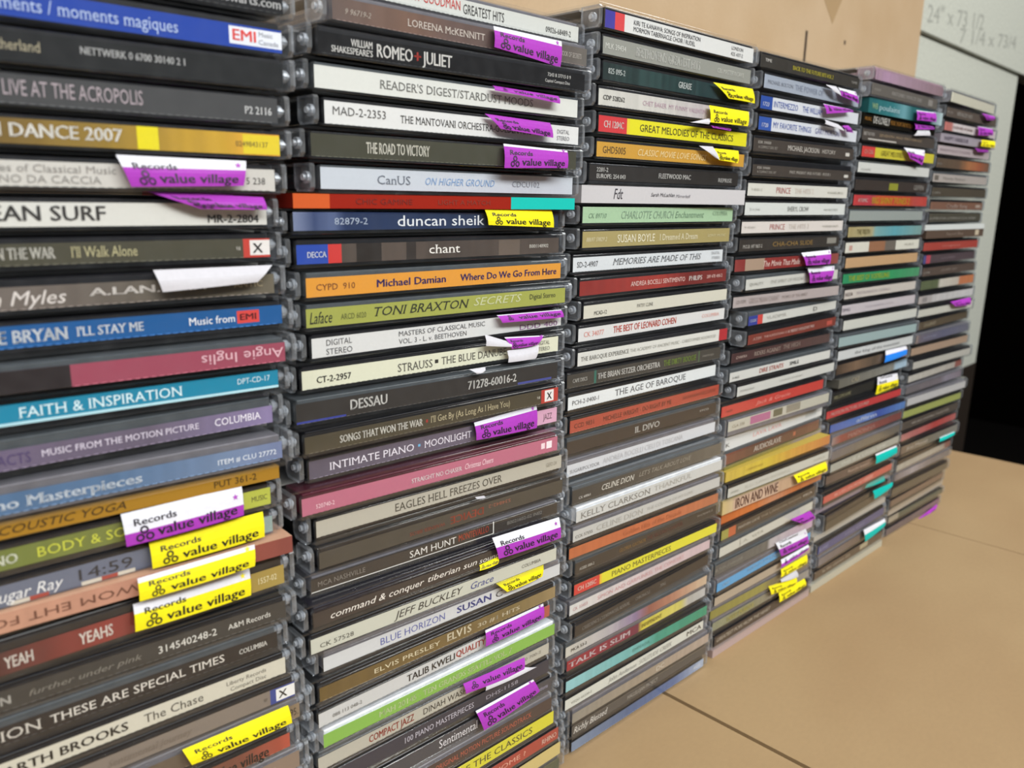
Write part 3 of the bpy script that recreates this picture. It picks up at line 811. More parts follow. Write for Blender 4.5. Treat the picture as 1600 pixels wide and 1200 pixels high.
    (2,'cd_case','J',0,'k',-7.67,-1.67,-0.0466,193.69,10.06,1.08,5.87,'CD case, olive brown spine with red stamp at right, sixteenth from top, second stack',[(0, '4e4636')],[(49.02, 49.89, 0.4, 0.6, 'a03830'), (108.16, 118.0, 0, 1, 'b84238'), (110.17, 115.39, 0.1, 0.92, 'e8e3df')],[('SONGS THAT WON THE WAR', 13.01, 47.63, 4.01, 2.58, 'e6e3da', 'bs'), ("I'll Get By (As Long As I Have You)", 51.12, 90.5, 4.31, 2.46, 'b5a988', 'ns'), ('X', 111.3, 114.25, 4.01, 2.93, '2b2826', 'b'), ('9168', 105.72, 107.38, 4.01, 1.17, 'cfc9bc', 'n')],[]),
    (2,'cd_case','J',0,'k',-4.35,1.98,-0.0495,183.19,10.51,1.08,6.4,'CD case, mauve grey spine with white spaced capitals, seventeenth from top, second stack',[(0, '5c5462'), (0.6, '6a6070'), (0.8, '8a7888'), (1, 'c8a8bc')],[(44.79, 45.84, 0.45, 0.6, '6fb2d8'), (106.43, 118.0, 0, 1, 'd8a6be')],[('INTIMATE PIANO', 7.62, 42.87, 4.28, 2.69, 'e6e0ea', 'ns'), ('MOONLIGHT', 47.6, 70.48, 4.28, 2.69, 'e6e0ea', 'ns'), ('JAZZ', 109.83, 115.01, 4.28, 2.56, '5a4450', 'n')],[('a03cad', 0.2, [(70.16, -1.9, 9.27), (103.84, -1.9, 11.08), (103.06, -3.4, 1.53), (70.25, -3.4, 2.39)], 'P')]),
    (2,'cd_case','J',0,'r',-10.42,-2.75,-0.0632,172.85,10.34,1.13,6.18,'CD case, rose pink spine with small white title, eighteenth from top, second stack',[(0, 'b96a80')],[(108.56, 110.66, 0.35, 0.75, 'f0d8dc'), (111.55, 114.69, 0.3, 0.8, 'f4e4e8')],[('520740-2', 5.07, 11.97, 3.6, 1.48, 'ecc8d0', 'n'), ('STRAIGHT NO CHASER', 43.54, 66.76, 3.91, 1.73, 'f4e4e8', 'b'), ('Christmas Cheers', 68.25, 82.43, 4.22, 2.23, 'f0d0d8', 'i')],[]),
    (2,'cd_case','J',0,'k',-4.0,-0.39,-0.0571,161.25,11.59,2.57,5.87,'CD case, grey white spine, creased and torn at left, nineteenth from top, second stack',[(0, 'b8b2a4')],[],[('EAGLES HELL FREEZES OVER', 31.97, 83.88, 5.51, 3.05, '44423c', 'ns'), ('GEFD-24', 108.71, 115.07, 5.51, 1.76, '958f82', 'n')],[]),
    (2,'cd_case','J',1,'k',-3.98,-1.67,-0.0551,150.82,10.43,1.81,6.05,'CD case, dark taupe spine with red upside down title, twentieth from top, second stack',[(0, '4a443b')],[],[('DEVICE', 56.34, 73.11, 4.83, 3.02, 'a84430', 'bu'), ('WARNER BROS', 37.26, 53.82, 4.23, 1.45, '8c4434', 'bu'), ('534842-2', 75.62, 87.55, 5.74, 1.45, '93503c', 'nu')],[('c4c2c8', 1.0, [(67.04, -1.9, 12.56), (71.76, -1.9, 11.98), (70.92, -3.4, 11.67), (66.31, -3.4, 12.39)], 'W')]),
    (2,'cd_case','J',0,'c',-6.62,0.13,-0.0676,142.43,8.39,1.24,5.4,'CD case, dark brown spine with thin white underline, twenty-first from top, second stack',[(0, '3e3731')],[(81.44, 81.95, 0, 1, 'e4e0da'), (0.0, 81.54, 0.0, 0.06, 'e0dcd6')],[('MCA NASHVILLE', 2.53, 21.32, 3.94, 1.84, '77706a', 'n'), ('SAM HUNT', 40.6, 62.54, 3.94, 2.7, 'd8d4ce', 'n'), ('MONTEVALLO', 63.77, 79.2, 4.21, 2.7, 'b8482e', 'b'), ('B0021602-02 IN02', 89.12, 108.78, 3.94, 1.51, '8c857c', 'n')],[]),
    (2,'cd_case','J',0,'v',-9.44,-5.4,-0.0554,132.7,9.73,1.09,5.4,'CD case, dark brown spine with futuristic wide letters, twenty-second from top, second stack',[(0, '3f3631')],[],[('command & conquer', 6.47, 46.01, 3.79, 2.48, 'e4ddd4', 'i'), ('tiberian sun', 47.79, 71.74, 4.06, 2.38, 'e4ddd4', 'i'), ('sound', 72.93, 83.88, 3.79, 2.16, 'e4ddd4', 'i')],[('a03cad', 0.46, [(78.03, -1.9, 13.13), (115.71, -1.9, 12.12), (115.78, -3.4, 3.01), (80.45, -3.4, 3.81)], 'P')]),
    (2,'cd_case','J',0,'k',-10.69,-5.06,-0.0571,122.75,9.94,1.32,5.58,'CD case, ivory spine with hand lettered title, twenty-third from top, second stack',[(0, 'c8c7b8')],[],[('CK 57528', 3.43, 16.69, 3.55, 1.67, '4a4a44', 'ns'), ('JEFF BUCKLEY', 33.73, 66.19, 4.11, 2.9, '2c2a28', 'i'), ('Grace', 70.08, 81.93, 4.11, 2.79, '3c4486', 'is'), ('COLUMBIA', 97.52, 108.67, 4.11, 1.45, '5a5850', 'ns')],[('e6d820', 0, [(72.9, -1.9, 13.17), (82.94, -1.9, 13.89), (81.19, -3.4, 11.61), (71.69, -3.4, 11.63)], 'Y')]),
    (2,'cd_case','J',0,'c',-4.59,-2.56,-0.0526,112.51,10.24,1.21,5.4,'CD case, white spine with blue spaced capitals, twenty-fourth from top, second stack',[(0, 'd0d0d0')],[],[('BLUE HORIZON', 23.6, 53.53, 3.91, 2.81, '5c64a2', 'n'), ('SUSAN', 59.5, 77.7, 4.18, 2.81, '454e9c', 'b'), ('C', 80.12, 83.85, 3.91, 2.7, '3b3a40', 'n')],[('e6d820', 0, [(78.39, -1.9, 10.52), (105.56, -1.9, 11.65), (103.85, -3.4, 5.96), (83.53, -3.4, 5.49)], 'Y')]),
    (2,'cd_case','J',0,'k',-7.47,-4.14,-0.0408,102.59,9.92,1.12,5.41,'CD case, bronze spine with cream spaced capitals, twenty-fifth from top, second stack',[(0, '6a552e'), (0.5, '75603a'), (0.8, '7d6a42'), (1, '96805a')],[],[('ELVIS PRESLEY', 22.58, 53.13, 3.82, 1.84, 'cfc4a4', 'n'), ('ELV1S', 56.69, 69.2, 4.36, 3.25, 'e6dcc0', 'b'), ('30 #1 HITS', 72.48, 96.26, 3.82, 1.73, 'd8ccae', 'b')],[]),
    (2,'cd_case','J',0,'k',-8.53,-4.62,-0.019,92.97,9.62,1.02,5.48,'CD case, white spine with red and black bold words, twenty-sixth from top, second stack',[(0, 'cbcac8')],[(114.26, 118.0, 0, 1, 'b05a4a')],[('088 113 048-2', 5.54, 17.94, 3.48, 1.42, '5a5856', 'n'), ('TALIB KWELI', 38.37, 62.4, 3.75, 2.85, '3a3836', 'b'), ('QUALITY', 63.01, 79.14, 4.03, 2.74, 'b8453a', 'b')],[('a03cad', 0.15, [(77.15, -1.9, 10.24), (111.71, -1.9, 10.03), (110.88, -3.4, 3.91), (76.11, -3.4, 3.81)], 'P')]),
    (2,'cd_case','J',0,'w',-6.85,-4.45,-0.0364,83.65,9.32,1.21,5.4,'CD case, bright green spine with white small capitals, twenty-seventh from top, second stack',[(0, '88b550')],[],[('MAH 20145 - TEN GRANDS SEATTLE VOL. 7', 23.49, 91.47, 3.91, 2.27, 'cfe0a8', 'b')],[]),
    (2,'cd_case','J',0,'g',-8.32,-2.62,-0.0362,73.89,9.76,1.01,5.4,'CD case, beige spine with red and black words, twenty-eighth from top, second stack',[(0, 'b9b4a6')],[],[('COMPACT JAZZ', 21.4, 42.34, 3.71, 2.97, 'a8483c', 'b'), ('DINAH WASHINGTON', 46.86, 83.87, 3.71, 2.7, '33302c', 'n'), ('830 700-2', 99.74, 112.91, 3.98, 1.4, '77736a', 'n')],[('a03cad', 0.0, [(65.78, -1.9, 8.99), (100.8, -1.9, 6.85), (99.17, -3.4, 1.61), (66.1, -3.4, 4.97)], 'P'), ('c4c2c8', 1.0, [(77.55, -2.25, 4.75), (97.64, -2.25, 3.59), (106.92, -3.75, 0.42), (76.51, -3.75, 1.85)], 'W')]),
    (2,'cd_case','J',0,'k',-6.72,-1.24,-0.0384,63.35,10.55,0.99,6.72,'CD case, dark slate spine with thin capitals, twenty-ninth from top, second stack',[(0, '3a3842')],[],[('100 PIANO MASTERPIECES', 36.96, 72.68, 4.35, 2.42, 'b8b4c0', 'ns'), ('DHS-1158', 79.7, 98.41, 4.35, 1.75, '9c98a4', 'n')],[]),
    (2,'cd_case','J',0,'k',-4.27,-1.23,-0.0379,52.69,10.65,1.18,6.69,'CD case, charcoal spine under tilted purple sticker, thirtieth from top, second stack',[(0, '4a484c')],[],[('Sentimental', 51.78, 72.58, 4.53, 3.75, 'd6d4d8', 'ns'), ('Emotions', 106.0, 115.35, 4.53, 2.01, '9a98b0', 'n')],[('a03cad', 0.12, [(69.83, -1.9, 12.92), (103.89, -1.9, 13.35), (106.92, -3.4, 6.58), (73.51, -3.4, 2.46)], 'P')]),
    (2,'cd_case','J',0,'c',-3.66,-1.2,-0.0367,42.48,10.22,0.99,5.92,'CD case, dark brown spine with red capitals, thirty-first from top, second stack',[(0, '4c3d38')],[],[('ORIGINAL MOTION PICTURE SOUNDTRACK', 49.21, 104.68, 3.94, 2.49, 'b0543e', 'n')],[]),
    (2,'cd_case','J',0,'k',-0.33,-0.89,-0.0273,31.99,10.49,1.09,6.64,'CD case, yellow spine with black capitals, near stack foot, thirty-second from top, second stack',[(0, 'd6cd38')],[(0.0, 36.56, 0, 1, 'c8483a')],[('MELODIES OF THE CLASSICS', 30.77, 103.7, 4.41, 3.19, '4a4620', 'n')],[]),
    (2,'cd_case','J',0,'k',3.62,-0.72,-0.0278,21.59,10.4,1.0,6.35,'CD case, brick red spine with pale lettering, thirty-third from top, second stack',[(0, 'a8483a')],[],[('LEAVE HOME ?', 58.55, 95.9, 4.18, 2.29, 'd8a08c', 'n'), ('RHINO', 106.73, 116.64, 4.18, 2.54, 'e8c4b4', 'b')],[]),
    (2,'cd_case','J',0,'k',6.58,-0.67,-0.0204,10.7,10.89,1.22,6.87,'CD case, straw yellow spine, plain, thirty-fourth from top, second stack',[(0, 'cdb878')],[],[],[]),
    (2,'cd_case','J',0,'g',8.9,-0.2,-0.0038,0.0,10.7,1.02,6.27,'CD case, dark green spine at the stack foot, thirty-fifth from top, second stack',[(0, '5a5c48')],[],[],[]),
    (3,'cd_case','J',0,'k',137.93,-2.3,-0.0123,346.69,10.45,0.9,6.75,'CD case, white spine with blue and red end, first from top, third stack',[(0, 'dcdbd8')],[(0.0, 6.39, 0, 1, '463f9c'), (6.39, 12.73, 0, 1, 'd8484a')],[('KIRI TE KANAWA: SONGS OF INSPIRATION', 19.05, 69.58, 5.49, 1.89, '3a3a3e', 'n'), ('MORMON TABERNACLE CHOIR / RUDEL', 18.98, 65.49, 2.93, 1.89, '3a3a3e', 'n'), ('LONDON', 97.12, 107.81, 5.63, 1.62, '4a4a4e', 'n'), ('425 437-2', 96.78, 107.85, 2.93, 1.62, '4a4a4e', 'n')],[]),
    (3,'cd_case','J',0,'k',137.56,-2.05,-0.0109,336.6,10.09,0.85,6.71,'CD case, grey spine with tall pale condensed title, second from top, third stack',[(0, '96968e')],[],[('MLK 39434', 1.56, 15.13, 4.21, 2.15, 'cfcfc8', 'n'), ("BEETHOVEN'S GREATEST HITS", 22.02, 71.57, 4.21, 3.76, 'd8d8d2', 'bs'), ('CBS MASTERWORKS', 86.88, 111.19, 4.21, 2.01, 'c4c4bc', 'n')],[]),
    (3,'cd_case','J',0,'k',138.17,-2.06,-0.0084,326.47,10.13,1.01,6.73,'CD case, dark teal striped spine with curled yellow sticker, third from top, third stack',[(0, '24302f'), (0.3, '2c4341'), (0.7, '26393a'), (0.9, '303330'), (1, '2b2b29')],[],[('825 095-2', 3.36, 14.89, 4.72, 2.15, 'd0d6d4', 'b'), ('GREASE', 54.68, 65.32, 4.38, 2.69, 'dfe4e2', 'b')],[('e6d820', 0, [(80.57, -1.9, 7.95), (117.59, -1.9, 8.61), (118.37, -3.4, 1.49), (93.15, -3.4, 1.56)], 'Y')]),
    (3,'cd_case','J',0,'k',135.65,-2.27,-0.027,316.01,10.46,1.05,6.58,'CD case, pale grey spine with faint pink title, fourth from top, third stack',[(0, 'cfccc4'), (0.4, 'c8c4be'), (0.7, 'bdb2b4'), (1, 'c4b8ba')],[],[('CDP 528262', 2.85, 17.07, 4.34, 1.84, '55534e', 'b'), ('CHET BAKER  MY FUNNY VALENTINE', 29.66, 80.21, 4.34, 1.97, 'b79aa8', 'n')],[('e6d820', 0, [(78.29, -1.9, 7.4), (113.86, -1.9, 7.24), (111.85, -3.4, -0.05), (77.93, -3.4, -0.58)], 'Y'), ('c4c2c8', 1.0, [(72.86, -2.25, 0.32), (79.43, -2.25, 1.42), (76.41, -3.75, -1.61), (61.15, -3.75, -1.81)], 'W')]),
    (3,'cd_case','J',0,'k',136.57,-2.11,-0.0197,305.42,10.59,1.06,6.59,'CD case, yellow spine with red number block at left, fifth from top, third stack',[(0, 'e3da25')],[(0.0, 18.95, 0, 1, 'cf3c40'), (18.95, 20.8, 0, 1, 'e8c83c')],[('CH 1204C', 3.33, 16.66, 4.36, 2.77, 'f4e8e4', 'b'), ('GREAT MELODIES OF THE CLASSICS', 28.12, 104.96, 4.36, 3.03, '4a4618', 'n')],[('a03cad', 0, [(79.49, -1.9, 9.09), (98.48, -1.9, 8.84), (96.5, -3.4, 7.38), (80.77, -3.4, 7.88)], 'P')]),
    (3,'cd_case','J',0,'k',136.21,-1.9,-0.0186,295.33,10.09,0.91,6.21,'CD case, golden spine with pale title and peeling sticker, sixth from top, third stack',[(0, 'cb9a3d')],[],[('GHD5005', 3.95, 19.5, 4.01, 2.86, '5a4420', 'n'), ('CLASSIC MOVIE LOVE SONGS', 28.17, 82.89, 4.01, 2.73, 'e6cf98', 'i')],[('e6d820', 0, [(85.18, -1.9, 8.68), (108.65, -1.9, 8.61), (106.85, -3.4, 2.3), (88.89, -3.4, 3.16)], 'Y'), ('c4c2c8', 1.0, [(72.53, -2.25, 9.11), (84.54, -2.25, 9.39), (88.93, -3.75, 3.16), (85.27, -3.75, 3.94)], 'W')]),
    (3,'cd_case','J',0,'k',132.61,-1.39,-0.0184,284.35,10.98,2.07,6.37,'CD case, black spine with small bold white text, seventh from top, third stack',[(0, '2e2a27')],[],[('2281-2', 4.53, 12.26, 6.66, 1.78, 'd6d4d0', 'b'), ('EUROPE: 254 043', 4.69, 24.34, 3.98, 1.78, 'd6d4d0', 'b'), ('FLEETWOOD MAC', 48.91, 74.87, 5.26, 2.17, 'd6d4d0', 'b'), ('REPRISE', 99.31, 112.03, 4.62, 1.91, 'c4c2be', 'b')],[]),
    (3,'cardboard_cd_case','D',0,'k',131.35,-0.38,-0.0506,276.91,7.44,0.05,7.34,'cardboard CD case, white cardboard case jutting past its neighbours, eighth from top, third stack',[(0, 'cfcdd0')],[],[('Fdt', 20.46, 26.66, 4.09, 4.41, '3c3a40', 'i'), ('Sarah McLachlan', 46.33, 63.98, 4.09, 1.62, '2c2a30', 'i'), ('Mirrorball', 65.04, 76.34, 3.72, 1.47, '6a686e', 'i')],[]),
    (3,'cd_case','J',0,'k',129.87,-0.82,-0.0235,267.52,9.39,0.95,6.82,'CD case, mint green spine with thin grey italic title, ninth from top, third stack',[(0, 'a9c6a2')],[],[('CK 89710', 3.8, 15.65, 4.02, 2.05, '6f8a70', 'i'), ('CHARLOTTE CHURCH', 25.97, 65.79, 4.36, 3.41, '7f9880', 'i'), ('Enchantment', 66.87, 91.34, 4.36, 3.0, '6f8a70', 'i'), ('COLUMBIA', 99.35, 112.92, 5.04, 2.05, '86a084', 'ns')],[]),
    (3,'cd_case','J',0,'k',130.15,-1.02,-0.0123,256.89,10.63,1.08,6.9,'CD case, khaki gold spine with cream title, tenth from top, third stack',[(0, 'a99a66')],[],[('88697 59829 2', 2.43, 16.37, 4.53, 1.79, 'd6cca8', 'i'), ('SUSAN BOYLE', 23.82, 51.88, 4.53, 3.45, 'e6dfc4', 'ns'), ('I Dreamed A Dream', 55.88, 88.12, 4.53, 2.9, 'e0d8ba', 'ns'), ('SONY MUSIC', 97.16, 114.15, 4.53, 1.24, 'cfc59c', 'n')],[]),
    (3,'cd_case','J',0,'k',125.53,-0.11,-0.0164,246.54,10.35,1.1,6.23,'CD case, white spine with italic serif title, eleventh from top, third stack',[(0, 'd6d9dc')],[],[('SD-2-4907', 2.53, 16.41, 4.21, 2.37, '4a4a4c', 'n'), ('MEMORIES ARE MADE OF THIS', 26.7, 97.7, 4.53, 2.87, '5c5e62', 'is'), ('DIGITAL', 107.32, 115.12, 5.77, 1.37, '909296', 'n'), ('STEREO', 107.65, 115.46, 3.28, 1.37, '909296', 'n')],[]),
    (3,'cd_case','J',0,'k',129.99,-0.54,-0.0162,235.91,10.63,1.18,6.37,'CD case, crimson spine with small white capitals, twelfth from top, third stack',[(0, '8c302a'), (0.25, '96352e'), (0.5, 'a23c34'), (0.7, '722c28'), (1, '7e3430')],[],[('ANDREA BOCELLI', 35.92, 59.73, 4.37, 2.17, 'e2c0b8', 'n'), ('SENTIMENTO', 61.13, 79.61, 4.37, 2.17, 'e2c0b8', 'n'), ('PHILIPS', 83.33, 95.02, 4.37, 2.29, 'f0e4e0', 'b'), ('289 470 400-2', 99.3, 114.07, 4.37, 1.66, 'e0bcb4', 'n')],[]),
    (3,'cd_case','J',0,'k',132.76,-0.98,-0.0096,225.64,10.27,1.15,5.82,'CD case, ivory spine with small black numbers, thirteenth from top, third stack',[(0, 'd3cfc0')],[],[('MCAD-12', 7.17, 15.99, 3.19, 1.75, '4a4842', 'n'), ('PATSY CLINE', 38.56, 51.14, 4.06, 1.63, '6a675e', 'n')],[]),
    (3,'cd_case','J',0,'k',131.23,0.36,-0.0234,215.28,10.36,1.18,5.96,'CD case, white spine with bright red title, fourteenth from top, third stack',[(0, 'dad8d6')],[],[('CK 34077', 3.69, 17.33, 4.16, 2.27, 'd8887c', 'n'), ('THE BEST OF LEONARD COHEN', 24.1, 73.54, 4.46, 3.1, 'd8604e', 'b'), ('COLUMBIA', 96.48, 112.78, 4.46, 1.79, 'e0a49a', 'ns')],[]),
    (3,'cd_case','J',0,'k',129.44,-1.22,-0.0406,204.86,10.42,0.99,6.13,'CD case, off-white spine with red block at right, fifteenth from top, third stack',[(0, 'd8d6cf')],[(110.38, 118.0, 0, 1, 'b03438')],[('THE BAROQUE EXPERIENCE', 2.05, 35.24, 4.06, 1.96, '6a6862', 'ns'), ('THE ACADEMY OF ANCIENT MUSIC - CHRISTOPHER HOGWOOD', 36.31, 107.28, 4.06, 1.59, 'a2a098', 'n')],[]),
    (3,'cd_case','J',0,'k',125.45,1.04,-0.0522,194.81,10.05,1.08,6.19,'CD case, grey brown spine with white and green slogans, sixteenth from top, third stack',[(0, '4a443c')],[(17.55, 19.07, 0, 1, '3f6e60'), (98.23, 98.93, 0, 1, '5f7a50')],[('CAPE DISCS', 3.43, 12.94, 4.17, 1.73, 'c8c4bc', 'b'), ('THE BRIAN SETZER ORCHESTRA', 19.97, 65.86, 4.17, 2.72, 'e4e0da', 'b'), ('THE DIRTY BOOGIE', 68.71, 95.9, 4.17, 2.85, '86a03c', 'b'), ('interscope', 101.74, 111.93, 4.17, 1.36, '8c867c', 'n')],[]),
    (3,'cd_case','J',0,'k',126.04,0.6,-0.0281,184.56,10.25,1.2,6.02,'CD case, bright white spine with wide serif title, seventeenth from top, third stack',[(0, 'dfe1e1')],[],[('PCH-2-0400-1', 2.81, 20.92, 4.21, 2.05, '55565a', 'n'), ('THE AGE OF BAROQUE', 32.66, 89.99, 4.51, 3.01, '5c5e62', 'ns')],[]),
    (3,'cd_case','J',0,'k',126.22,-0.86,-0.0387,174.21,10.35,1.15,5.84,'CD case, brick orange spine with dark capitals, eighteenth from top, third stack',[(0, 'ac4c3a')],[],[('CCD 9831', 2.77, 15.99, 4.07, 2.1, '5c2418', 'n'), ('MICHELLE WRIGHT - DO RIGHT BY ME', 22.65, 75.33, 4.07, 2.33, '5c2418', 'n'), ('SAVANNAH RECORDS', 84.95, 114.5, 4.36, 1.87, '7c3426', 'n')],[]),
    (3,'cd_case','J',0,'g',125.88,0.28,-0.0429,163.67,10.54,1.3,6.02,'CD case, plain dark brown spine with short bold title, nineteenth from top, third stack',[(0, '3f352e')],[],[('IL DIVO', 48.08, 67.88, 4.31, 3.01, 'cfccc6', 'bs'), ('SYCO', 102.62, 110.85, 4.91, 1.08, 'b0aca4', 'n')],[]),
    (3,'cd_case','J',0,'c',125.86,-0.16,-0.042,153.0,10.67,1.22,5.8,'CD case, silver white spine with ghostly title, twentieth from top, third stack',[(0, 'cfcfd2')],[],[('SUGAR/POLYDOR', 2.04, 22.27, 3.54, 1.74, '85858a', 'n'), ('ANDREA BOCELLI CIELI DI TOSCANA', 24.59, 88.19, 4.12, 2.67, 'b4b4b8', 'n')],[]),
    (3,'cd_case','J',0,'g',124.21,-5.23,-0.0479,141.92,11.08,1.09,6.57,'CD case, grey brown spine with embossed capitals, twenty-first from top, third stack',[(0, '3e3a36'), (0.5, '544e46'), (1, '6a6358')],[],[('CK 68861', 4.35, 12.28, 3.39, 1.18, 'dedad4', 'b'), ('CELINE DION', 20.06, 43.91, 4.7, 2.76, 'cfcac0', 'is'), ("LET'S TALK ABOUT LOVE", 47.42, 90.11, 5.03, 2.23, '8f887c', 'i')],[]),
    (3,'cd_case','J',0,'w',127.43,-5.43,-0.0416,132.2,9.72,1.09,5.57,'CD case, off-white spine under a bright white tray edge, twenty-second from top, third stack',[(0, 'c9c8c4')],[],[('KELLY CLARKSON', 2.93, 54.32, 3.88, 2.89, '7a7874', 'ns'), ('THANKFUL', 57.51, 89.76, 4.15, 2.56, 'a4a29c', 'ns')],[]),
    (3,'cd_case','J',0,'c',126.68,-4.51,-0.0485,122.34,9.86,1.21,5.59,'CD case, pale grey spine with faint capitals, twenty-third from top, third stack',[(0, 'c0beb9')],[],[('CCK 57555', 1.57, 13.32, 3.45, 1.45, '65635e', 'n'), ('CELINE DION', 16.06, 50.77, 4.0, 2.69, 'a09e98', 'ns'), ('THE COLOUR OF MY LOVE', 53.7, 92.95, 4.0, 1.68, 'a8a6a0', 'n')],[]),
    (3,'cd_case','J',0,'k',127.75,-1.57,-0.0657,112.46,9.88,1.16,5.4,'CD case, burnt orange spine with stitched lower edge, twenty-fourth from top, third stack',[(0, 'bb6a40'), (0.5, 'c06a42'), (1, 'b4704c')],[],[('Golden Hits of the Decade', 37.96, 84.75, 3.86, 2.48, 'a04e28', 'n')],[]),
    (3,'cd_case','J',0,'g',133.66,-0.67,-0.0394,102.16,10.3,1.18,5.87,'CD case, dark brown spine with ochre and maroon words, twenty-fifth from top, third stack',[(0, '413830')],[],[('AGSBD 5006-2', 2.98, 13.57, 3.52, 1.41, 'cfcac0', 'b'), ('GLORIA GAYNOR', 32.42, 53.85, 4.11, 1.99, '8f6c38', 'b'), ('THE SECOND CHAPTER', 54.49, 85.91, 4.4, 2.35, '64302a', 'b'), ('PHOENIX-2', 99.74, 114.32, 4.7, 1.17, '8c867c', 'n')],[]),
    (3,'cd_case','J',0,'k',132.25,-1.7,-0.0481,92.19,9.97,1.4,5.4,'CD case, yellow spine with red number block, lower half, twenty-sixth from top, third stack',[(0, 'dcd335')],[(0.0, 18.15, 0, 1, 'cc4038'), (18.15, 19.7, 0, 1, 'e6b83c')],[('CH 1205C', 2.4, 15.55, 4.1, 2.16, 'f0dcd0', 'b'), ('PIANO MASTERPIECES', 27.29, 75.19, 4.1, 2.7, '66621c', 'n')],[]),
    (3,'cd_case','J',0,'c',129.93,-1.37,-0.0321,82.21,9.98,1.24,5.4,'CD case, pinkish white spine with rose text, twenty-seventh from top, third stack',[(0, 'd2d0cc'), (0.4, 'cfc0c0'), (1, 'cdb4b8')],[],[('CK 33453', 2.38, 12.81, 3.94, 1.62, 'c08c90', 'n'), ('SIMON AND GARFUNKEL THE CONCERT', 20.14, 92.87, 3.94, 2.16, 'c89498', 'n')],[]),
    (3,'cd_case','J',0,'k',130.75,-4.53,0.0,71.22,10.99,1.76,5.76,'CD case, blackish spine with small white band name, twenty-eighth from top, third stack',[(0, '37302b')],[],[('CREEDENCE CLEARWATER REVIVAL', 5.51, 43.35, 4.64, 1.84, 'cfcac4', 'b'), ('CHRONICLE', 48.09, 60.89, 4.64, 1.61, 'cfcac4', 'b'), ('20G', 70.05, 75.23, 4.64, 1.73, 'cfcac4', 'b')],[]),
    (3,'cd_case','J',0,'g',127.64,-1.75,-0.0383,60.97,10.25,1.29,5.4,'CD case, photo-patterned spine fading white to tan, twenty-ninth from top, third stack',[(0, 'c4c0b4'), (0.25, 'b4aeb0'), (0.45, '8c7898'), (0.55, '935a4c'), (0.75, 'b08068'), (1, 'cbb498')],[],[('MCA 53-2', 3.74, 15.15, 3.99, 1.62, '4a4842', 'b')],[]),
    (3,'cd_case','J',0,'c',131.1,0.03,-0.0333,51.4,9.57,1.17,5.4,'CD case, red to yellow spine with wide block letters, thirtieth from top, third stack',[(0, '9c2c34'), (0.4, '7c2a3e'), (0.47, '6c2a40'), (0.5, 'cfc040'), (0.8, 'cfc46a'), (0.85, 'b4b0a8'), (1, 'b8b6b4')],[],[('TALK IS SLIM', 1.2, 48.41, 3.87, 2.7, 'e0d0d4', 'b'), ('INDEPENDENT', 58.48, 75.99, 3.87, 2.16, '8a7a20', 'b')],[]),
    (3,'cd_case','J',0,'k',129.44,-1.15,-0.0483,41.13,10.28,1.21,5.8,'CD case, aqua to green spine, thirty-first from top, third stack',[(0, '8fc0c4'), (0.5, '6cb0ac'), (0.6, '3f9480'), (1, '3c9270')],[],[('EMPEROR', 50.5, 64.96, 4.11, 1.86, '3c7c74', 'n')],[]),
    (3,'cd_case','J',0,'k',129.38,-1.16,-0.035,30.76,10.37,1.4,5.59,'CD case, white spine with italic grey name, thirty-second from top, third stack',[(0, 'd0d0c6')],[],[('VSQD 66220-2', 4.21, 19.62, 3.91, 1.34, '85857c', 'n'), ('John Anderson  SOLITUDE CREEK', 32.24, 87.56, 4.19, 2.46, '8c8c88', 'is'), ('MCA', 101.5, 116.01, 4.19, 2.79, '55534e', 'b')],[]),
    (3,'cd_case','J',0,'c',135.62,-0.82,-0.0428,20.39,10.37,1.22,5.4,'CD case, mottled taupe spine, thirty-third from top, third stack',[(0, '8f887c'), (0.5, 'a0917e'), (1, 'b09e90')],[],[('DC', 67.75, 74.94, 3.92, 2.7, 'c8beb0', 'n')],[]),
    (3,'cd_case','J',0,'k',138.54,1.6,-0.0391,10.12,10.28,1.36,5.5,'CD case, charcoal spine with italic white title, thirty-fourth from top, third stack',[(0, '55504c')],[],[('Richly Blessed', 1.2, 27.68, 4.11, 3.41, 'd4d0ca', 'is'), ('HALLELUJAH PROJECT', 44.09, 70.71, 4.11, 2.31, 'a09a92', 'n')],[]),
    (3,'cd_case','J',0,'k',140.06,2.61,-0.0322,0.0,10.12,1.01,5.4,'CD case, hazy blue spine on the cardboard, thirty-fifth from top, third stack',[(0, '7c8aa0'), (0.4, '55678c'), (0.75, '5c6e98'), (1, 'a8b4c8')],[],[('ANGEL', 107.5, 115.11, 3.71, 2.16, 'd8dce6', 'n')],[]),
    (4,'cd_case','J',0,'k',269.69,-0.37,-0.025,347.27,10.01,0.92,6.29,'CD case, black spine with yellow title, first from top, fourth stack',[(0, '3a3631')],[],[('TIME', 4.6, 11.35, 4.69, 1.51, 'dcd8d2', 'b'), ("BACK TO THE FUTURE 80'S VOL.2", 34.37, 82.98, 4.06, 2.14, 'cfc23a', 'b'), ('TIME', 106.74, 115.2, 4.06, 1.38, 'b8b4ae', 'b')],[]),
    (4,'cd_case','J',0,'k',273.21,-1.58,-0.0099,336.78,10.49,1.08,6.83,'CD case, grey blue spine behind a crumpled purple sticker, second from top, fourth stack',[(0, 'a2a9b6')],[],[('MICHAEL BOLTON', 3.89, 31.68, 4.5, 1.91, '7c828e', 'n'), ('THE POWER OF', 34.48, 68.83, 4.5, 3.01, '80889a', 'n')],[('a03cad', 0.35, [(83.05, -1.9, 9.26), (107.58, -1.9, 9.2), (110.81, -3.4, 2.34), (85.72, -3.4, 4.51)], 'P'), ('c4c2c8', 1.0, [(66.06, -2.25, 9.11), (79.89, -2.25, 9.45), (84.95, -3.75, 4.41), (74.88, -3.75, 5.88)], 'W')]),
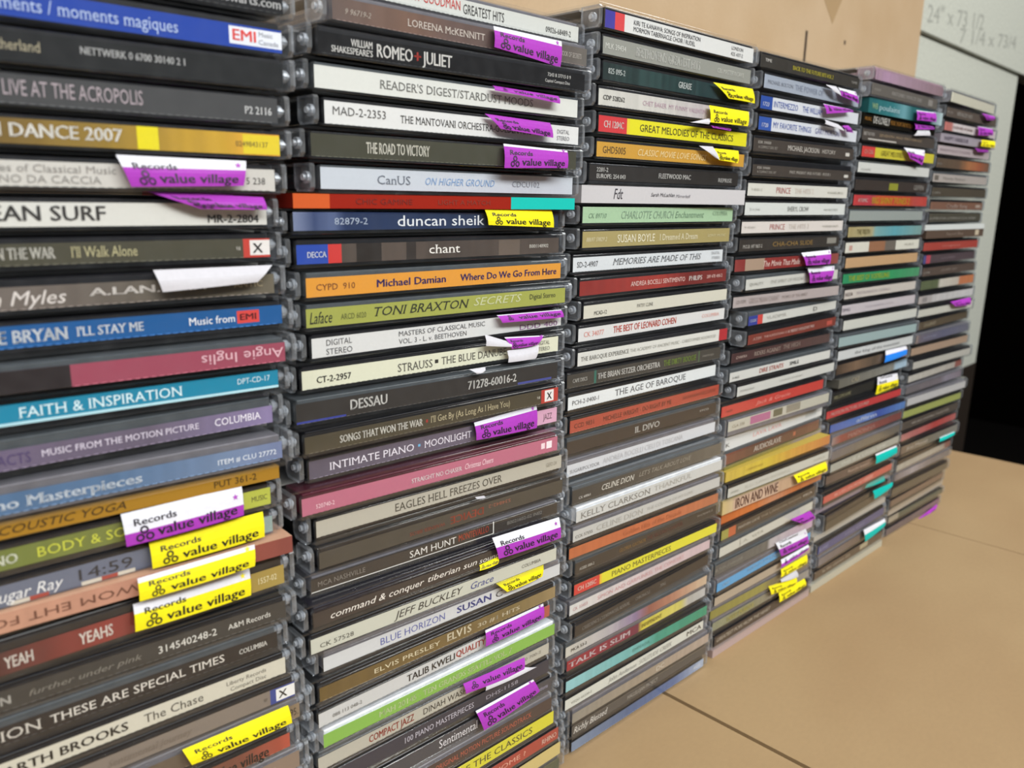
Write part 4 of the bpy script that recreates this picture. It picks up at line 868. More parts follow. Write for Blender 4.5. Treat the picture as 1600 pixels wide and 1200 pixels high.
    (4,'cd_case','J',0,'k',271.04,-1.6,-0.0243,326.15,10.63,1.06,6.53,'CD case, white spine, blue number block, flat purple sticker, third from top, fourth stack',[(0, 'd4d6dc')],[(0.0, 12.35, 0, 1, '2f4f9e')],[('1723', 2.42, 8.91, 3.68, 1.96, 'dfe4f2', 'b'), ('INTERMEZZO', 13.88, 40.33, 4.33, 3.14, '4a5fa8', 'n'), ('THE WILLIAM', 45.93, 69.88, 4.33, 3.14, '4a5fa8', 'n')],[('a03cad', 0.05, [(66.17, -1.9, 8.9), (100.8, -1.9, 8.83), (103.17, -3.4, 7.25), (68.52, -3.4, 3.39)], 'P')]),
    (4,'cd_case','J',0,'k',270.93,-1.56,-0.0268,315.24,10.9,1.16,6.76,'CD case, white spine, blue number block, pointed purple flap, fourth from top, fourth stack',[(0, 'd4d6dc')],[(0.0, 13.11, 0, 1, '3557a6')],[('1720', 3.18, 9.68, 3.86, 2.03, 'dfe4f2', 'b'), ('MY FAVORITE THINGS', 15.16, 58.15, 4.54, 3.11, '4a5fa8', 'n'), ('GARY MORTON', 63.08, 93.94, 4.54, 3.11, '6a6a9c', 'n')],[('a03cad', 0, [(92.59, -1.9, 9.32), (100.84, -1.9, 10.17), (105.9, -3.4, 5.91), (96.66, -3.4, 5.88)], 'P'), ('c4c2c8', 1.0, [(69.01, -2.25, 11.16), (86.64, -2.25, 9.72), (92.59, -3.75, 6.16), (67.13, -3.75, 8.53)], 'W')]),
    (4,'cd_case','J',0,'k',268.08,-1.0,-0.0362,303.55,11.7,1.81,6.65,'CD case, dark brown spine with fine white serif title, fifth from top, fourth stack',[(0, '473f39')],[(107.21, 112.46, 0.3, 0.6, 'cfcac2')],[('E2K 59000', 4.59, 17.77, 6.6, 1.33, 'b8b2aa', 'n'), ('A COMPACT DISC SET', 4.99, 25.05, 4.14, 1.33, '9a948c', 'n'), ('MICHAEL JACKSON', 36.11, 73.03, 5.13, 2.66, 'c8c2ba', 'ns'), ('HISTORY', 76.61, 93.53, 5.13, 2.26, 'b8b2aa', 'n')],[]),
    (4,'cd_case','J',0,'k',269.33,-0.95,-0.0338,291.56,11.98,1.1,5.81,'CD case, dark brown spine below a black gap, sixth from top, fourth stack',[(0, '463e38')],[(107.66, 113.23, 0.3, 0.6, 'cfcac2')],[('E2K 59000', 4.71, 17.74, 5.29, 1.16, 'b8b2aa', 'n'), ('A COMPACT DISC SET', 4.57, 24.83, 3.14, 1.16, '9a948c', 'n'), ('PAST, PRESENT AND FUTURE - BOOK I', 39.62, 89.3, 4.01, 1.51, 'b0aaa2', 'ns')],[]),
    (4,'cd_case','J',0,'k',266.44,-0.75,-0.0328,280.89,10.67,0.95,6.64,'CD case, cream spine with wine red title, upper, seventh from top, fourth stack',[(0, 'd6d3ca')],[],[('9 45431-2', 3.79, 14.71, 4.27, 1.33, 'a8a49a', 'n'), ('PRINCE', 29.98, 45.86, 4.27, 3.32, 'ab5a58', 'n'), ('THE HITS 2', 50.87, 73.44, 4.27, 2.92, 'c8b8ac', 'n'), ('WARNER BROS', 91.27, 111.89, 3.94, 1.33, 'a8a49a', 'n')],[]),
    (4,'cd_case','J',0,'k',265.22,-0.67,-0.0343,270.55,10.35,0.95,6.74,'CD case, cool white spine with grey middle title, eighth from top, fourth stack',[(0, 'd4d6d2')],[],[('314 540', 4.77, 15.17, 3.98, 1.21, 'a4a6a2', 'n'), ('SHERYL CROW', 45.42, 70.49, 4.32, 2.69, '666864', 'n'), ('A&M RECORDS', 89.57, 108.04, 3.98, 1.21, 'a4a6a2', 'n')],[]),
    (4,'cd_case','J',0,'k',263.87,-0.34,-0.0402,260.78,9.76,0.93,6.17,'CD case, pinkish white spine with wine red title, ninth from top, fourth stack',[(0, 'd8d0ca')],[],[('9 45431', 2.86, 13.38, 4.02, 1.23, 'a8a49a', 'n'), ('PRINCE', 29.09, 45.54, 4.02, 3.09, 'ab6460', 'n'), ('THE HITS 2', 49.92, 73.8, 4.02, 2.72, 'c0b4aa', 'n'), ('WARNER BROS', 90.7, 111.56, 3.71, 1.23, 'a8a49a', 'n')],[]),
    (4,'cd_case','J',0,'k',264.14,0.39,-0.0342,250.63,10.16,1.14,6.42,'CD case, black brown spine with gold title, tenth from top, fourth stack',[(0, '3a342f')],[(101.5, 113.88, 0.3, 0.85, '8c8880')],[('M.O.B. HIT NET-2', 3.83, 23.91, 3.7, 1.93, 'cfcac2', 'b'), ('CHA-CHA SLIDE', 35.37, 82.75, 4.35, 2.57, '8f7038', 'n')],[]),
    (4,'cd_case','J',0,'k',260.44,0.04,-0.0507,239.77,10.86,1.2,6.47,'CD case, dark red spine with white script and purple tag, eleventh from top, fourth stack',[(0, '8c3c38'), (0.12, '8c3430'), (0.6, '8a302c'), (1, '8c4c44')],[(10.17, 29.92, 0, 1, 'a8907c')],[('The Movie That Made', 28.91, 69.66, 4.44, 3.24, 'dcc4bc', 'i')],[('a03cad', 0.3, [(66.92, -1.9, 9.6), (102.81, -1.9, 10.38), (101.13, -3.4, 1.76), (71.33, -3.4, 1.99)], 'P')]),
    (4,'cd_case','J',0,'g',269.78,-2.52,-0.0013,229.33,10.44,1.0,6.08,'CD case, white spine with purple tag at right end, twelfth from top, fourth stack',[(0, 'cccbc4')],[],[('QUALITY', 4.04, 19.75, 4.04, 1.58, '8c8a82', 'n'), ('THE SPIRIT OF MOZART', 28.18, 73.07, 4.04, 1.95, 'a09e96', 'i')],[('a03cad', 0.3, [(69.69, -1.9, 10.25), (107.61, -1.9, 9.99), (102.24, -3.4, 0.85), (71.76, -3.4, 1.16)], 'P')]),
    (4,'cd_case','J',0,'k',263.45,1.1,-0.069,219.11,10.22,1.46,5.97,'CD case, pinkish grey spine with faint print, thirteenth from top, fourth stack',[(0, 'b0a4a2')],[],[('CD ITEM', 2.81, 12.2, 4.44, 1.79, '857a76', 'n'), ('GREGORIAN CHANT', 15.55, 47.15, 4.44, 2.98, '9a8c88', 'n'), ('MONKS OF THE ABBEY', 50.31, 79.4, 4.44, 1.79, '958884', 'n')],[]),
    (4,'cd_case','J',0,'g',276.18,-2.54,0.0117,208.42,10.69,1.31,5.4,'CD case, white spine with blue and red left blocks, fourteenth from top, fourth stack',[(0, 'cfcec8')],[(0.0, 10.67, 0, 1, '3a4494'), (10.67, 16.73, 0, 1, 'cc4a44')],[('CLASSIC', 1.73, 9.54, 4.01, 1.62, 'cdd2e4', 'b'), ('VLADIMIR', 21.61, 46.48, 4.01, 1.94, 'a4a29c', 'n'), ('D', 83.3, 89.2, 4.01, 2.7, '8c8a84', 'b')],[]),
    (4,'cd_case','J',0,'k',274.0,-4.4,0.0113,197.93,10.49,1.15,5.68,'CD case, rust red spine with a row of white text, fifteenth from top, fourth stack',[(0, '7f3d32')],[(104.15, 112.32, 0.2, 0.7, 'b8564a')],[('ATIM', 5.64, 15.24, 3.99, 1.7, 'cca49a', 'b'), ('THE FLIRTATIONS OF', 18.69, 48.3, 3.99, 1.36, 'cca49a', 'n'), ('A MERRY HOLIDAY MIX', 48.93, 85.5, 3.99, 1.82, 'e0c4bc', 'b')],[]),
    (4,'cd_case','J',0,'k',263.93,-0.42,-0.0337,187.92,10.01,1.28,5.51,'CD case, dark maroon spine with beige tall title, sixteenth from top, fourth stack',[(0, '4c3433'), (0.6, '553c38'), (1, '5c4844')],[],[('CHAKRA', 4.85, 15.99, 4.03, 1.54, 'bda89e', 'i'), ('RIDERS AGAINST', 24.31, 54.52, 4.03, 2.43, 'b8a498', 'b'), ('THE HIGH', 57.35, 78.11, 4.31, 2.76, 'a8948a', 'b')],[]),
    (4,'cd_case','J',0,'g',261.05,-1.96,-0.0429,177.82,10.1,1.13,5.4,'CD case, white spine with red centre and black word, seventeenth from top, fourth stack',[(0, 'd0cfca')],[],[('A-4602', 2.41, 9.78, 3.29, 1.4, '6a6862', 'n'), ('DIRE STRAITS', 31.16, 58.5, 3.83, 2.7, 'd0766a', 'b'), ('SMILE', 65.96, 77.12, 3.83, 2.16, '4a4844', 'b')],[]),
    (4,'cd_case','J',0,'k',270.68,-2.01,-0.0382,167.99,9.83,1.04,5.62,'CD case, plain off-white spine above the red one, eighteenth from top, fourth stack',[(0, 'cbcac4')],[],[('PHONOGRAM', 3.14, 18.11, 3.86, 1.12, 'a09e98', 'n'), ('CHANGE OF HEART', 47.17, 75.61, 3.86, 1.12, 'a8a6a0', 'n')],[]),
    (4,'cd_case','J',0,'k',256.55,-1.07,-0.0461,157.79,10.2,1.08,6.2,'CD case, bright red spine with pale script, nineteenth from top, fourth stack',[(0, 'c0453c')],[],[('Jack & Gracie', 35.56, 75.53, 4.18, 2.23, 'd88a80', 'i'), ('MGM', 4.86, 10.7, 3.87, 1.36, '7c2a26', 'n')],[]),
    (4,'cd_case','J',0,'c',264.86,-1.19,-0.0549,144.09,13.7,4.64,6.05,'CD case, beige spine with magenta and brown patches, twentieth from top, fourth stack',[(0, 'bdb8aa')],[(23.11, 45.36, 0.1, 0.9, 'b06a8c'), (48.65, 59.26, 0.15, 0.9, '6a6650'), (63.82, 80.8, 0.15, 0.95, '948c7c')],[('CLA 330', 4.11, 17.03, 7.36, 1.81, '8c8472', 'n')],[]),
    (4,'cardboard_cd_case','D',0,'w',271.14,2.42,-0.0137,136.0,8.09,0.05,7.99,'cardboard CD case, bright white spine with pink title, twenty-first from top, fourth stack',[(0, 'dfdfdc')],[(99.71, 115.67, 0.3, 0.8, 'b4b6b4')],[('LAVA LAVA', 31.94, 67.11, 4.04, 2.72, 'd8a09a', 'n'), ('K', 1.04, 5.24, 3.25, 2.4, '4a4844', 'n')],[]),
    (4,'cd_case','J',0,'g',266.0,-0.41,-0.0169,126.33,9.66,1.78,6.69,'CD case, brown spine with white bold band name, twenty-second from top, fourth stack',[(0, '7c4c3a'), (0.3, '5f4232'), (0.7, '664534'), (1, '7a5442')],[],[('AUDIOSLAVE', 32.34, 66.08, 5.13, 3.35, 'dcd2c8', 'b'), ('I', 81.89, 85.13, 5.13, 2.68, 'c87858', 'b')],[]),
    (4,'cardboard_cd_sleeve','D',0,'k',271.18,1.58,-0.0146,124.24,2.1,0.05,2.0,'CD sleeve, thin olive sleeve, twenty-third from top, fourth stack',[(0, '8a8440'), (0.6, '9c8c48'), (0.7, '94888a'), (1, '9c9292')],[],[],[]),
    (4,'cardboard_cd_case','D',0,'k',269.15,-0.85,-0.0552,118.04,6.19,0.05,6.09,'cardboard CD case, yellow to orange cardboard spine, twenty-fourth from top, fourth stack',[(0, 'cdb254'), (0.35, 'd2ba48'), (0.6, 'd0a04c'), (1, 'c88450')],[],[('COUNTRY HEAT', 21.62, 40.73, 3.1, 1.46, 'a88c3c', 'n')],[]),
    (4,'cd_case','J',0,'k',267.16,-3.23,-0.0649,106.42,11.62,1.96,5.75,'CD case, pale grey spine under a black band, twenty-fifth from top, fourth stack',[(0, 'c2c0b6')],[],[('HYBRID', 3.12, 11.03, 4.54, 1.27, '94928a', 'n'), ('K.D. LANG INGENUE', 18.05, 69.16, 4.83, 1.96, 'b0aea4', 'n'), ('SIRE', 98.03, 113.91, 4.83, 1.73, 'a4a298', 'n')],[]),
    (4,'cardboard_cd_case','D',0,'k',267.43,-1.31,-0.0613,97.97,8.45,0.05,8.35,'cardboard CD case, beige spine with brown wide title, twenty-sixth from top, fourth stack',[(0, 'cfb880'), (0.1, 'cdb694'), (0.5, 'c4a488'), (1, 'cdb08c')],[(11.29, 60.82, 0, 1, 'bca08a')],[('IRON AND WINE', 13.3, 60.82, 4.23, 6.18, '6a483c', 'b')],[('e6d820', 0, [(75.24, -1.9, 9.05), (116.58, -1.9, 9.85), (117.69, -3.4, 3.5), (78.99, -3.4, 3.38)], 'Y')]),
    (4,'cardboard_cd_case','D',0,'k',272.3,1.49,-0.0387,90.16,7.81,0.05,7.71,'cardboard CD case, orange gradient spine, twenty-seventh from top, fourth stack',[(0, 'c8703c'), (0.3, 'd07c44'), (0.5, 'c89070'), (0.7, 'c87848'), (1, 'b87c50')],[],[],[]),
    (4,'cd_case','J',0,'k',267.1,-1.38,-0.0229,79.41,10.75,1.27,6.06,'CD case, brown spine with rainbow left end, twenty-eighth from top, fourth stack',[(0, '4f4236')],[(0.0, 7.98, 0, 1, '9a9448'), (7.98, 16.05, 0, 1, 'bc6038')],[('MARVIN GAYE', 18.78, 44.3, 4.3, 1.82, 'b8aea0', 'b'), ('THE LONDON SHOWS', 45.47, 98.38, 4.3, 1.33, '8c8070', 'n'), ('MCA', 101.76, 114.17, 4.3, 1.57, 'c8c0b4', 'b')],[]),
    (4,'cd_case','J',0,'g',266.63,-1.4,-0.0208,68.8,10.62,1.15,5.91,'CD case, pale cream spine with short serif mark, twenty-ninth from top, fourth stack',[(0, 'c8c5ba')],[(22.79, 23.46, 0, 1, '9a978c')],[('L.A.  VITA', 22.57, 51.48, 4.11, 1.77, '8f8c80', 'n')],[]),
    (4,'cd_case','J',0,'g',262.72,-1.29,-0.0466,57.51,11.29,1.47,6.59,'CD case, grey spine turning pink white with purple flap, thirtieth from top, fourth stack',[(0, '5a5854'), (0.45, '66645f'), (0.5, '66645f'), (0.53, 'b4aeb0'), (1, 'c4a8bc')],[],[('ELTON JOHN LIVE', 0.93, 30.04, 4.76, 1.71, '85827c', 'n')],[('a03cad', 0.0, [(82.61, -1.9, 16.7), (108.17, -1.9, 16.18), (114.6, -3.4, 9.69), (98.86, -3.4, 9.72)], 'P')]),
    (4,'cd_case','J',0,'c',265.61,-2.11,-0.0249,46.25,11.26,1.55,5.6,'CD case, sky blue spine, thirty-first from top, fourth stack',[(0, '5ba0d0')],[],[('SONY', 5.93, 13.97, 4.34, 1.68, '9cc8e4', 'b'), ('SECRET OF THE ROSE', 35.06, 71.73, 4.9, 1.9, '8cc0e2', 'b')],[('a03cad', 0.48, [(64.54, -1.9, 15.32), (105.89, -1.9, 13.7), (109.41, -3.4, 2.49), (71.32, -3.4, 4.25)], 'P')]),
    (4,'cd_case','J',0,'k',267.05,-0.4,-0.0423,36.28,9.97,1.09,5.4,'CD case, beige spine under a purple edged sticker, thirty-second from top, fourth stack',[(0, 'b0a08c')],[],[],[('a03cad', 0.5, [(73.58, -1.9, 9.99), (110.3, -1.9, 10.28), (108.02, -3.4, 7.52), (71.79, -3.4, 5.21)], 'P')]),
    (4,'cd_case','J',0,'c',266.42,1.61,-0.0588,26.25,10.03,1.15,5.82,'CD case, olive yellow spine, thirty-third from top, fourth stack',[(0, '8c8440'), (0.5, '978e48'), (0.6, '7c7050'), (1, '84765c')],[],[],[('e6d820', 0, [(76.91, -1.9, 12.01), (110.72, -1.9, 12.78), (109.35, -3.4, 7.22), (74.95, -3.4, 7.25)], 'Y')]),
    (4,'cd_case','J',0,'c',271.38,2.2,-0.054,16.62,9.62,0.76,5.63,'CD case, grey green spine with yellow words, thirty-fourth from top, fourth stack',[(0, '8c8c74'), (0.3, '8c8a60'), (0.6, '8c8478'), (1, '9a948c')],[],[('DEEP PURPLE', 15.53, 47.01, 3.57, 2.48, 'b8ac4c', 'b')],[('e6d820', 0, [(59.95, -1.9, 12.79), (97.54, -1.9, 6.99), (94.91, -3.4, 3.33), (62.08, -3.4, 6.38)], 'Y'), ('c4c2c8', 1.0, [(74.37, -2.25, 13.14), (95.01, -2.25, 13.73), (96.49, -3.75, 8.76), (72.58, -3.75, 12.19)], 'W')]),
    (4,'cd_case','J',0,'k',272.22,0.52,-0.0404,5.15,11.47,2.06,7.0,'CD case, dark brown spine with italic white words, thirty-fifth from top, fourth stack',[(0, '443831')],[],[('GREATEST POPS FROM THE HEART', 2.59, 66.58, 5.56, 2.38, 'b4aa9c', 'i')],[('e6d820', 0, [(72.2, -1.9, 15.18), (107.74, -1.9, 14.19), (108.64, -3.4, 9.29), (71.96, -3.4, 8.74)], 'Y')]),
    (4,'cardboard_cd_case','D',0,'k',274.44,1.25,-0.0302,0.0,5.15,0.05,5.05,'cardboard CD case, pale pink spine lying on the cardboard, thirty-sixth from top, fourth stack',[(0, 'bea6a2')],[],[],[]),
    (5,'cd_case','J',0,'p',415.42,-1.56,-0.0266,356.6,9.75,0.68,6.27,'CD case, pink tinted case with pale spine, first from top, fifth stack',[(0, '9c7f90'), (0.15, 'b08fa8'), (0.35, 'a68a9a'), (1, '8c747a')],[(4.2, 9.84, 0, 1, 'a88a9c')],[],[]),
    (5,'cd_case','J',0,'c',409.41,-2.63,-0.0102,345.41,11.19,2.21,7.0,'CD case, warm grey spine with small white title, second from top, fifth stack',[(0, '66605a')],[(99.85, 108.25, 0.2, 0.8, '8c8680')],[('1223', 4.65, 13.8, 5.71, 1.4, 'a09a94', 'n'), ('ANTONIO VIVALDI THE', 31.88, 86.54, 5.71, 2.38, 'b8b2ac', 'b')],[]),
    (5,'cardboard_cd_case','D',0,'k',412.26,-1.0,-0.0383,336.43,8.98,0.05,8.88,'cardboard CD case, teal rippled cardboard spine with purple tag, third from top, fifth stack',[(0, '2c6468'), (0.3, '35747a'), (0.45, '6a9aa4'), (0.55, '2f6468'), (0.8, '2c5c60'), (1, 'b0c4ca')],[],[('WB', 4.96, 13.5, 4.49, 3.55, '9ab88c', 'b'), ('poulains', 15.86, 47.88, 4.49, 3.55, 'a8c8d0', 'b')],[('a03cad', 0.08, [(70.52, -1.9, 6.77), (104.99, -1.9, 7.75), (104.23, -3.4, 1.1), (69.75, -3.4, 0.02)], 'P')]),
    (5,'cardboard_cd_case','D',0,'k',408.13,0.4,-0.0272,329.18,7.25,0.05,7.15,'cardboard CD case, black cardboard spine with orange and white title, fourth from top, fifth stack',[(0, '17140f')],[],[('MUSIC', 3.48, 13.69, 3.63, 2.15, '9c6c2c', 'b'), ('DE-LOVELY', 16.57, 42.57, 3.63, 4.43, 'd8d6d0', 'b'), ('MUSIC FROM THE MOTION', 43.43, 82.03, 3.63, 2.57, 'a0702c', 'bs')],[('a03cad', 0, [(79.14, -1.9, 5.74), (113.17, -1.9, 5.98), (113.84, -3.4, 3.75), (78.49, -3.4, 1.4)], 'P'), ('c4c2c8', 1.0, [(86.09, -2.25, 1.96), (105.14, -2.25, 3.23), (106.52, -3.75, -1.12), (76.21, -3.75, -3.0)], 'W')]),
    (5,'cd_case','J',0,'k',406.75,-0.77,-0.0452,318.37,10.81,1.03,6.95,'CD case, brown spine with a white lower stripe, fifth from top, fifth stack',[(0, '4c443e')],[(8.94, 52.2, 0.08, 0.2, 'c0bab2')],[('BEETHOVEN', 1.98, 17.21, 5.2, 2.08, 'b0aaa4', 'n'), ('SEVENTH AND PASTORALE', 25.04, 94.54, 5.2, 1.67, '9a8468', 'n')],[]),
    (5,'cd_case','J',0,'k',408.06,-1.15,-0.0464,307.97,10.41,0.97,6.55,'CD case, yellow spine with red block and folded sticker, sixth from top, fifth stack',[(0, 'c9bd3c')],[(0.0, 19.23, 0, 1, 'c8403c')],[('CH 1206', 3.6, 16.58, 4.25, 2.62, 'e0a498', 'b'), ('GREAT MELODIES', 28.4, 63.37, 4.25, 3.27, 'a0942c', 'b')],[('a03cad', 0.4, [(58.96, -1.9, 9.37), (94.85, -1.9, 9.41), (89.89, -3.4, -1.41), (67.89, -3.4, 2.37)], 'P')]),
    (5,'cd_case','J',0,'g',405.2,-1.06,-0.0378,297.67,10.3,1.22,6.35,'CD case, clean white spine, seventh from top, fifth stack',[(0, 'cfcfca')],[],[('ATLANTIC', 4.16, 18.92, 3.13, 1.27, 'a8a6a2', 'n')],[]),
    (5,'cd_case','J',0,'k',405.22,-0.33,-0.0422,286.67,11.0,0.84,6.73,'CD case, black brown spine with yellow green square, eighth from top, fifth stack',[(0, '3b322d')],[(52.18, 66.85, 0.1, 0.8, '8f8f30')],[('GEFFEN', 94.0, 112.1, 4.21, 3.36, 'a8a29c', 'b')],[]),
    (5,'cd_case','J',0,'k',404.79,-0.57,-0.0513,276.62,10.05,0.95,6.73,'CD case, red spine with golden title, ninth from top, fifth stack',[(0, 'bc3c3c'), (0.25, 'ac3c48'), (0.28, 'bf5030'), (0.75, 'b84a30'), (0.8, 'b04a42'), (1, 'b8443c')],[],[('ATOMIC', 6.32, 20.73, 4.32, 2.42, 'e4c4c0', 'b'), ('BIG SHINY TUNES 2', 26.95, 87.42, 4.32, 4.17, 'd8b02c', 'b')],[]),
    (5,'cd_case','J',0,'g',402.66,0.07,-0.0484,266.28,10.34,1.07,6.6,'CD case, grey green spine without clear print, tenth from top, fifth stack',[(0, '969c98')],[],[],[]),
    (5,'cd_case','J',0,'k',402.63,-0.27,-0.0511,255.72,10.56,0.93,6.65,'CD case, khaki to turquoise spine, eleventh from top, fifth stack',[(0, 'a8996c'), (0.3, 'a8a07c'), (0.34, '7ca4a4'), (0.6, '5c9ca8'), (1, '7c9c98')],[],[('THE TRUTH', 12.54, 31.85, 4.26, 3.32, '8a7c48', 'b')],[]),
    (5,'cd_case','J',0,'k',401.34,-0.09,-0.0513,245.36,10.36,0.91,6.84,'CD case, white spine with brown and grey panels, twelfth from top, fifth stack',[(0, 'd3d0c4')],[(34.44, 59.75, 0, 1, '966a4e'), (59.75, 77.24, 0, 1, '6c645c'), (5.33, 9.8, 0.2, 0.7, 'c0988c')],[('FLIRT', 92.9, 108.56, 4.33, 1.37, '8f8a80', 'n')],[]),
    (5,'cd_case','J',0,'k',404.1,-0.22,-0.0431,235.02,10.33,1.06,6.72,'CD case, tan spine without clear print, thirteenth from top, fifth stack',[(0, 'c09c74')],[],[],[]),
    (5,'cd_case','J',0,'k',402.62,-0.05,-0.0714,224.43,10.59,1.17,6.46,'CD case, green spine with bright yellow title, fourteenth from top, fifth stack',[(0, '2f8a5c'), (0.6, '34905c'), (1, '4f9068')],[],[('THE BEST OF YODELLING', 7.68, 68.03, 4.4, 3.55, 'b8cc30', 'b')],[]),
    (5,'cd_case','J',0,'k',405.97,-1.01,-0.0427,213.84,10.59,1.09,6.24,'CD case, pinkish cream spine below the green one, fifteenth from top, fifth stack',[(0, 'c6beb6')],[],[('RAZOR', 1.2, 12.13, 4.21, 2.24, '7c6c68', 'b'), ('INSTRUMENTAL CLASSICS', 18.4, 72.16, 4.21, 1.87, 'a89ca0', 'n')],[]),
    (5,'cd_case','J',0,'k',404.59,-0.93,-0.0543,203.07,10.77,1.1,6.62,'CD case, pale lilac white spine, sixteenth from top, fifth stack',[(0, 'bfb7bb')],[],[('BMG', 1.2, 11.85, 4.41, 2.25, '9c94a0', 'b'), ('THE RISING SUN', 34.4, 79.74, 4.41, 1.32, 'a8a0a8', 'n')],[]),
    (5,'cd_case','J',0,'k',408.3,-1.57,-0.0596,192.2,10.86,1.17,6.6,'CD case, plain grey white spine in mid stack, seventeenth from top, fifth stack',[(0, 'c8c8c0')],[],[],[]),
    (5,'cd_case','J',0,'g',402.59,-2.06,-0.0821,181.54,10.66,0.98,6.4,'CD case, pale blue green spine in mid stack, eighteenth from top, fifth stack',[(0, '98abab')],[],[],[]),
    (5,'cd_case','J',0,'k',406.33,-0.96,-0.0685,171.53,10.01,0.79,6.48,'CD case, white spine with small rounded black title, nineteenth from top, fifth stack',[(0, 'c9cbcb')],[],[('the king of the mountain', 23.99, 94.87, 4.03, 2.2, '6a6a6c', 'n')],[]),
    (5,'cd_case','J',0,'k',406.93,-0.79,-0.0454,158.17,13.36,3.78,7.0,'CD case, brown photo spine with blue tag, twentieth from top, fifth stack',[(0, '4a3c30'), (0.25, '7c6450'), (0.5, '5a4c40'), (1, '947c68')],[],[],[('2c7ee0', 0.4, [(71.93, -1.9, 13.72), (109.32, -1.9, 13.18), (108.67, -3.4, 6.47), (69.19, -3.4, 4.76)], 'B')]),
    (5,'cardboard_cd_case','D',0,'k',414.74,-0.8,-0.0106,151.75,6.42,0.05,6.32,'cardboard CD case, grey cardboard spine with light blue end, twenty-first from top, fifth stack',[(0, '6a6860'), (0.5, '7c7a74'), (0.78, '8a8a84'), (0.82, 'a4bcd0'), (1, 'a4bcd0')],[],[('CALI', 20.8, 33.14, 3.21, 3.16, 'b0a890', 'b')],[]),
    (5,'cd_case','J',0,'k',408.27,0.38,-0.0146,140.08,11.67,1.43,6.23,'CD case, black spine with white-yellow tag, twenty-second from top, fifth stack',[(0, '2c2a26')],[],[('WELCOME HOME', 2.75, 29.75, 4.55, 2.49, 'a8a27c', 'b')],[('e6d820', 0.45, [(71.22, -1.9, 10.33), (109.92, -1.9, 8.19), (110.49, -3.4, -2.64), (67.34, -3.4, -2.2)], 'Y')]),
    (5,'cd_case','J',0,'k',401.22,0.29,-0.0612,129.63,10.45,1.29,5.4,'CD case, red spine with pale pink lettering, twenty-third from top, fifth stack',[(0, 'bc3f3f')],[],[('MOTION PICTURE SOUND', 6.14, 63.61, 3.99, 2.48, 'dcb0a8', 'b')],[]),
    (5,'cd_case','J',0,'k',405.78,-1.18,-0.0738,119.02,10.61,1.25,5.74,'CD case, cobalt blue spine with white mark, twenty-fourth from top, fifth stack',[(0, '3f5aa0'), (0.3, '5470b0'), (0.5, '6a84c0'), (0.6, '3c509c'), (1, '5c80b8')],[],[('affirm', 38.26, 69.89, 4.11, 2.87, 'c8d4ec', 'b')],[]),
    (5,'cd_case','J',0,'c',410.84,-1.31,-0.0438,108.6,10.42,1.14,5.8,'CD case, dusty red spine with pale tall letters, twenty-fifth from top, fifth stack',[(0, '8c7c78'), (0.12, '8a4038'), (0.25, '84423a'), (0.5, '8c5048'), (1, '7a4844')],[],[('MADONNA', 25.39, 70.15, 4.04, 2.9, 'b88a84', 'b')],[]),
    (5,'cd_case','J',0,'c',409.56,-2.51,-0.038,98.11,10.49,1.13,6.17,'CD case, grey brown blank spine, twenty-sixth from top, fifth stack',[(0, '6c6668'), (0.5, '716859'), (1, '6e665c')],[],[],[]),
    (5,'cd_case','J',0,'k',413.74,-1.44,-0.0388,87.98,10.13,1.03,5.93,'CD case, light grey spine with white blotch, twenty-seventh from top, fifth stack',[(0, 'a4a49a')],[],[('THIS IS A LONG TIME', 16.17, 92.6, 4.0, 2.14, 'c4c4bc', 'n')],[]),
    (5,'cd_case','J',0,'k',414.03,1.22,-0.06,77.3,10.69,1.46,6.34,'CD case, brown spine with turquoise tag, upper, twenty-eighth from top, fifth stack',[(0, '5c4c44'), (0.5, '6c584c'), (0.8, '907460'), (1, '9c8470')],[],[('Puccini lovers', 33.98, 67.74, 4.63, 2.28, 'c0a898', 'b')],[('16ada4', 0.15, [(73.54, -1.9, 10.8), (110.32, -1.9, 10.86), (109.57, -3.4, 4.77), (72.23, -3.4, 3.36)], 'T')]),
    (5,'cd_case','J',0,'k',403.98,-3.0,-0.0299,63.39,13.9,4.63,5.4,'CD case, coral red spine, twenty-ninth from top, fifth stack',[(0, 'bf5c50')],[(67.8, 82.74, 0.2, 0.8, 'cc8478')],[('BLUES JOURNEY', 17.41, 67.8, 7.33, 2.16, 'd89c90', 'n')],[]),
    (5,'cardboard_cd_sleeve','D',0,'k',405.43,2.36,-0.031,58.84,4.56,0.05,4.46,'CD sleeve, lilac thin sleeve with turquoise tag, thirtieth from top, fifth stack',[(0, '9a8c9c')],[],[],[('16ada4', 0.1, [(79.27, -1.9, 8.93), (110.65, -1.9, 6.91), (111.81, -3.4, 0.82), (74.49, -3.4, 3.61)], 'T')]),
    (5,'cd_case','J',0,'k',413.9,-2.39,0.0007,41.84,17.0,1.8,6.15,'CD case, dark brown spine beneath a turquoise flap, thirty-first from top, fifth stack',[(0, '50473a')],[],[],[('16ada4', 0, [(80.36, -1.9, 13.81), (122.41, -1.9, 10.96), (117.04, -3.4, 8.12), (81.74, -3.4, 6.83)], 'T')]),
    (5,'cardboard_cd_case','D',0,'k',406.1,1.25,-0.0291,37.8,4.03,0.05,3.93,'cardboard CD case, thin whitish spine above the navy one, thirty-second from top, fifth stack',[(0, 'b8b2a6')],[],[],[]),
    (5,'cd_case','J',0,'k',405.11,-2.69,-0.0149,27.04,10.76,1.06,6.26,'CD case, navy spine with lilac lettering, thirty-third from top, fifth stack',[(0, '50527c')],[],[('BLUE NILE', 2.32, 16.57, 4.2, 2.51, '8c90b8', 'n'), ('A WALK ACROSS', 44.71, 80.55, 4.2, 2.51, '7c7ea0', 'n')],[]),
